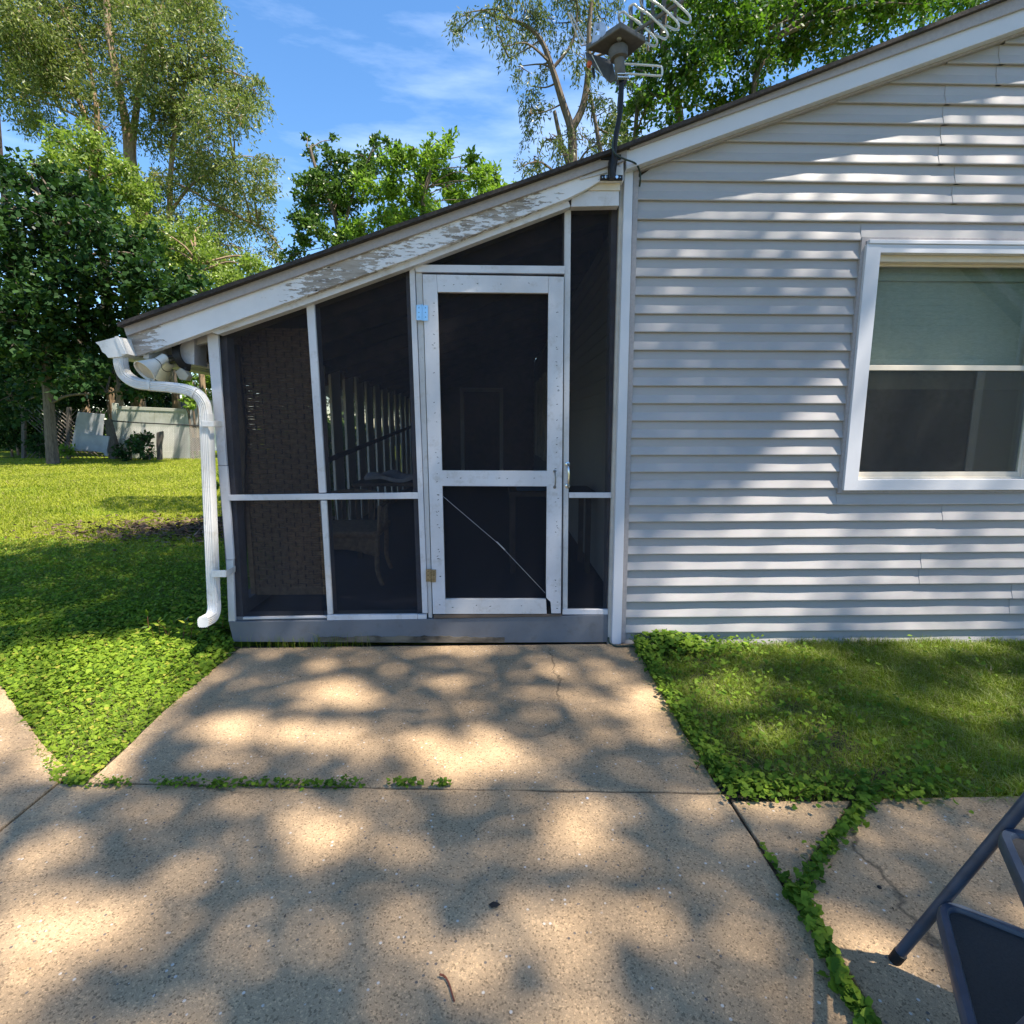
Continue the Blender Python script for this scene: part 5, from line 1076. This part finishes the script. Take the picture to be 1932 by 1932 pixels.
bush(355, 756, 14, 16.9, 'sunlit leafy branch tip beside the downspout', leaf='lf_bright', seed=38, dens=.5); bush(372, 738, 13, 16.9, 'upper sunlit leafy branch tip behind the downspout elbow', leaf='lf_bright', seed=39, dens=.5)
tree('hedge', 'long dark mass of trees and hedge closing the yard beyond the fences', 'hedge', 25, [(x_, y_, 42) for x_ in range(-60, 345, 34) for y_ in (700, 745, 790, 835)], [dict(p=[(x_, 850), (x_, 760)], r=.12) for x_ in (0, 90, 180, 300)], 'lf_maple', 'bark', L_=(.18, .30), wr=.7, dens=.8, droop=.1, twl=.5, k=7, seed=60, trunk_r=.1, flatleaf=True)
SH = 'shrubs along the side of the porch'
for i, yy in enumerate((4.6, 5.8, 7.0, 8.3)):
    c_ = proj((-2.95, yy, .85)); bush(c_[0], c_[1], .78 * F / (yy - CAM[1]), yy, 'leafy shrub outside the slatted porch wall, ' + ('nearest', 'second', 'third', 'farthest')[i] + ' from the lawn front', leaf='lf_pear', seed=50 + i, dens=1.0, group=SH)

# ------------------------------------------------------------------ the trees behind the photographer that dapple the light
# lit patches as seen in the photo (x, y, rx, ry, how open)
LIT = [(840, 1219, 95, 7, 1), (640, 1305, 72, 24, .85), (860, 1278, 60, 16, .6), (1020, 1262, 60, 12, .5), (1175, 1262, 40, 10, .6), (480, 1385, 120, 34, .85), (650, 1400, 70, 34, .9), (870, 1425, 110, 55, 1), (790, 1350, 60, 20, .5), (1080, 1330, 55, 18, .7), (1205, 1330, 60, 36, .8), (1140, 1395, 60, 24, .6),
       (1090, 1545, 90, 42, .95), (600, 1570, 100, 52, .95), (828, 1655, 78, 40, 1), (110, 1745, 210, 62, 1), (30, 1640, 70, 34, .7), (70, 1370, 120, 90, 1), (60, 1480, 90, 18, .5), (250, 1500, 80, 16, .5), (1065, 1772, 80, 66, 1), (720, 1780, 60, 26, .45), (1345, 1755, 90, 55, .7), (790, 1860, 110, 60, .6), (1080, 1880, 60, 40, .35), (330, 1640, 70, 30, .35),
       (1470, 1530, 90, 28, .9), (1650, 1570, 60, 24, .8), (1700, 1830, 80, 50, .9), (1330, 1500, 40, 30, .6), (60, 1900, 90, 40, .4), (850, 1180, 60, 12, .5),
       (1420, 1228, 150, 16, .95), (1370, 1300, 90, 36, 1), (1470, 1390, 75, 45, .75), (1830, 1330, 60, 16, .9), (1900, 1295, 60, 36, .9), (1790, 1222, 110, 12, .9), (1280, 1225, 60, 16, .9),
       (150, 1290, 190, 80, 1), (240, 1220, 100, 40, 1), (160, 1400, 90, 60, .9), (330, 1200, 50, 16, .8), (60, 1240, 110, 22, .9),
       (1760, 330, 240, 80, .95), (1640, 230, 120, 40, .7), (1880, 120, 90, 40, .8), (1480, 330, 110, 30, .6), (1420, 420, 130, 40, .6), (1330, 520, 110, 40, .55), (1500, 520, 90, 50, .45), (1290, 600, 60, 34, .45), (1545, 620, 40, 60, .5), (1250, 730, 50, 40, .3), (1560, 700, 35, 60, .7), (1560, 800, 45, 70, 1), (1520, 900, 70, 50, 1), (1450, 970, 110, 45, 1), (1350, 1050, 130, 45, 1), (1330, 1130, 140, 50, .95), (1500, 1100, 180, 80, .9), (1700, 980, 260, 36, .8), (1750, 1080, 240, 60, .75), (1800, 1180, 200, 30, .9), (1400, 1195, 200, 20, 1), (1640, 560, 30, 120, .35), (1640, 800, 30, 80, .9), (1800, 585, 170, 90, .95), (1900, 300, 90, 90, .9), (1750, 700, 90, 50, .6), (1850, 910, 140, 20, .9),
       (300, 690, 45, 50, 1), (225, 660, 50, 40, 1), (370, 760, 40, 50, .7), (400, 1000, 16, 60, .5), (330, 730, 60, 20, .9)]
def openness(px, py, X, Yy, Zz, surf, rg):
    o_ = np.full(px.shape, .22); k_ = np.clip((py - 1000) / 900, .12, 1); o_ = np.where(surf == 1, .05, o_); px = px + k_ * (34 * np.sin(X * 7.3 + 2.2 * Yy) + 16 * np.sin(X * 15 - Yy * 9)); py = py + k_ * (20 * np.sin(Yy * 8.1 + X * 3 + Zz * 6) + 10 * np.sin(X * 13 + Yy * 11))
    for (cx_, cy_, rx, ry, st_) in LIT:
        if cx_ > 1180 and cy_ < 1210: rx *= 1.18; ry *= 1.18
        rx *= 1.08; ry *= 1.08; d2 = ((px - cx_) / rx) ** 2 + ((py - cy_) / ry) ** 2; wall = (cy_ < 1216) & (cx_ > 1180) & (cy_ < 1200)
        f = min(1, st_ * 1.15) * np.clip(1.7 - d2 ** 1.5 * .95, 0, 1); f = np.where((surf == 1) == (cx_ > 1180 and cy_ < 1210), f, 0) if cx_ > 1180 else f
        o_ = np.maximum(o_, f)
    return o_
def offframe(C):
    r_ = C - CAM; z_ = r_ @ FW; py = 966 - F * (r_ @ UP) / z_; px = 966 + F * (r_ @ RT) / z_; return C[~((z_ > .1) & (py > -90) & (px > -90) & (px < 2020))]
def canopy():
    rg = np.random.default_rng(77); e1 = unit(np.cross(SUN, [0, 0, 1.])); e2 = np.cross(SUN, e1)
    corners = np.array([(X_, Y_, Z_) for X_ in (-4.5, 5.0) for Y_ in (-4.5, 1.0) for Z_ in (0, 2.5)]); u_, v_ = corners @ e1, corners @ e2
    n = 84000; u = rg.uniform(u_.min(), u_.max(), n); v = rg.uniform(v_.min(), v_.max(), n); O = e1 * u[:, None] + e2 * v[:, None]
    tg = -O[:, 2] / SUN[2]; Pg = O + SUN * tg[:, None]
    tw_ = -O[:, 1] / SUN[1]; Pw = O + SUN * tw_[:, None]
    onw = (Pw[:, 2] > 0) & (Pw[:, 0] > -1.7) & (Pw[:, 2] < np.where(Pw[:, 0] > .75, np.minimum(rk_h(Pw[:, 0]), 4.6), rt_p(Pw[:, 0]) - .05))
    behind = (Pg[:, 1] > .05) & (Pg[:, 0] > -1.8) & ~onw
    P = np.where(onw[:, None], Pw, Pg); surf = onw.astype(int)
    r_ = P - CAM; z_ = r_ @ FW; ok = z_ > .3; px = np.where(ok, 966 + F * (r_ @ RT) / np.where(ok, z_, 1), -9e3); py = np.where(ok, 966 - F * (r_ @ UP) / np.where(ok, z_, 1), 9e3)
    op = openness(px, py, P[:, 0], P[:, 1], P[:, 2], surf, rg)
    outf = (px < -40) | (px > 1990) | (py > 1990) | ~ok
    op = np.where(outf, .45 + .45 * np.sin(P[:, 0] * 2.6 + 1.7 * np.sin(P[:, 1] * 2.2)) * np.sin(P[:, 1] * 3.1), op)
    op = np.where(behind, .45, op)
    yard = (~onw) & (P[:, 1] > .0) & (P[:, 0] < -1.7)
    op = np.where(yard & (py < 1228 - .13 * px) , .25, op); op = np.where(yard & (P[:, 1] > .9), .3, op)
    keep = rg.random(n) > op; P = P[keep]; n = len(P)
    hgt = rg.uniform(12.5, 20, n); C = P + SUN * ((hgt - P[:, 2]) / SUN[2])[:, None]
    return offframe(C), rg
C1, rg = canopy()
# a second tree shades the lawn beside and behind the porch
def yardshade():
    rg = np.random.default_rng(78); n = 12500; x = rg.uniform(-9.5, -1.6, n); y = rg.uniform(.9, 7.2, n)
    P = np.column_stack([x, y, 0 * x]); r_ = P - CAM; z_ = r_ @ FW; px = 966 + F * (r_ @ RT) / z_; py = 966 - F * (r_ @ UP) / z_
    top = np.interp(px, [-200, 0, 120, 200, 385, 420], [1060, 1022, 1016, 995, 972, 960]); k = (py > top + 4 * np.sin(px * .06))
    k |= (((px - 330) / 150) ** 2 + ((py - 952) / 17) ** 2 < 1) & (px > 190)
    k &= ~((((px - 320) / 90) ** 2 + ((py - 985) / 7) ** 2) < 1)
    P = P[k & (rg.random(n) > .06)]; n = len(P); hgt = rg.uniform(8.5, 12.0, n); return offframe(P + SUN * ((hgt) / SUN[2])[:, None]), rg
C2, rg2 = yardshade()
M['lf_shade'] = leafmat('overhead_leaf', (.03, .07, .015), (.09, .15, .03), .25, .08)
for (C_, rg_, lab, tx, ty) in ((C1, rg, 'tall broad tree standing behind the photographer, shading the concrete', 2.6, -8.6), (C2, rg2, 'tall tree beside the house, shading the lawn left of the porch', 9.8, 3.0)):
    t = thing('shade_tree', lab, 'tree'); n = len(C_)
    keepz = np.ones(n, bool)
    Ls = rg_.uniform(.11, .19, n); quads('crown', pointed(C_, rg_.normal(size=(n, 3)), Ls, Ls * .62, rg_, True), M['lf_shade'], t)
    mb = MB(); base = np.array([tx, ty, -.1]); cc = C_.mean(0); fork = base + (np.array([cc[0], cc[1], 5.2]) - base) * np.array([.35, .35, 1])
    mb.tube(smooth([base, base + np.array([0, 0, 2.5]), fork], 5), .26, .18, k=12)
    for i in rg_.integers(0, n, 16): tgt = C_[i] - np.array([0, 0, .2]); mb.tube(smooth([fork, (fork + tgt) / 2 + np.array([0, 0, .5]), tgt], 5), .06, .010, k=6)
    mb.build('trunk', M['bark'], t, smooth=True)
# ------------------------------------------------------------------ the neighbour's house behind the photographer (seen in the window glass)
nh = thing('neighbour_house', 'grey sided gabled house across the patio, behind the photographer', 'house')
gy = -6.2
mb = MB()
for i in range(40):
    z = .1 + i * .11; k_ = 0 if z < 2.7 else (z - 2.7) / .8; xl_2, xr_ = 4.9 + k_ + .05, 9.3 - k_ - .05
    if xr_ - xl_2 < .5 or z > 4.3: break
    mb.prism([(xl_2, gy, z), (xl_2, gy + .016, z), (xl_2, gy + .003, z + .11), (xl_2, gy, z + .11)], (xr_ - xl_2, 0, 0))
mb.build('siding', M['siding'], nh)
MB().prism([(4.92, gy - .01, 0), (9.28, gy - .01, 0), (9.28, gy - .01, 2.9), (7.1, gy - .01, 4.6), (4.92, gy - .01, 2.9)], (0, -5, 0)).build('wall', M['siding'], nh)
MB().prism([(4.5, gy + .3, 2.58), (7.1, gy + .3, 4.66), (9.7, gy + .3, 2.58), (9.7, gy + .3, 2.72), (7.1, gy + .3, 4.80), (4.5, gy + .3, 2.72)], (0, -5.6, 0)).build('roof', M['shingle'], nh)
MB().prism([(4.5, gy + .33, 2.50), (7.1, gy + .33, 4.58), (9.7, gy + .33, 2.50), (9.7, gy + .33, 2.66), (7.1, gy + .33, 4.74), (4.5, gy + .33, 2.66)], (0, -.029, 0)).build('rake_board', M['stud'], nh)
for (x0, x1, z0, z1, nm) in ((5.6, 8.45, .1, 2.5, 'garage_door'),):
    f_ = bpy.data.objects.new(nm, None); COL.objects.link(f_); f_.parent = nh
    frame('frame', x0, z0, x1, z1, .14, .14, .16, .05, gy + .02, .03, M['wrap'], f_); MB().box((x0 + .14, gy + .017, z0 + .05), (x1 - .14, gy + .024, z1 - .16)).build('panel', M['stud'], f_)
rgn = np.random.default_rng(91); t = thing('neighbour_tree', 'leafy tree behind the neighbour house across the patio', 'tree')
cc = np.array([13.5, -11.5, 6.2]); Cn = cc + unit(rgn.normal(size=(9, 3))) * rgn.uniform(.6, 2.4, 9)[:, None]; pk = rgn.integers(0, 9, 9000); Pn = Cn[pk] + unit(rgn.normal(size=(9000, 3))) * (rgn.random(9000) ** .5 * 1.5)[:, None]
Ls = rgn.uniform(.14, .24, 9000); quads('crown', pointed(Pn, rgn.normal(size=(9000, 3)), Ls, Ls * .6, rgn, True), M['lf_shade'], t)
mb = MB(); mb.tube([(13.5, -11.5, -.1), (13.5, -11.4, 4.5)], .22, .12, k=10)
for c_ in Cn: mb.tube([(13.5, -11.4, 3.6), c_], .06, .02, k=6)
mb.build('trunk', M['bark'], t, smooth=True)
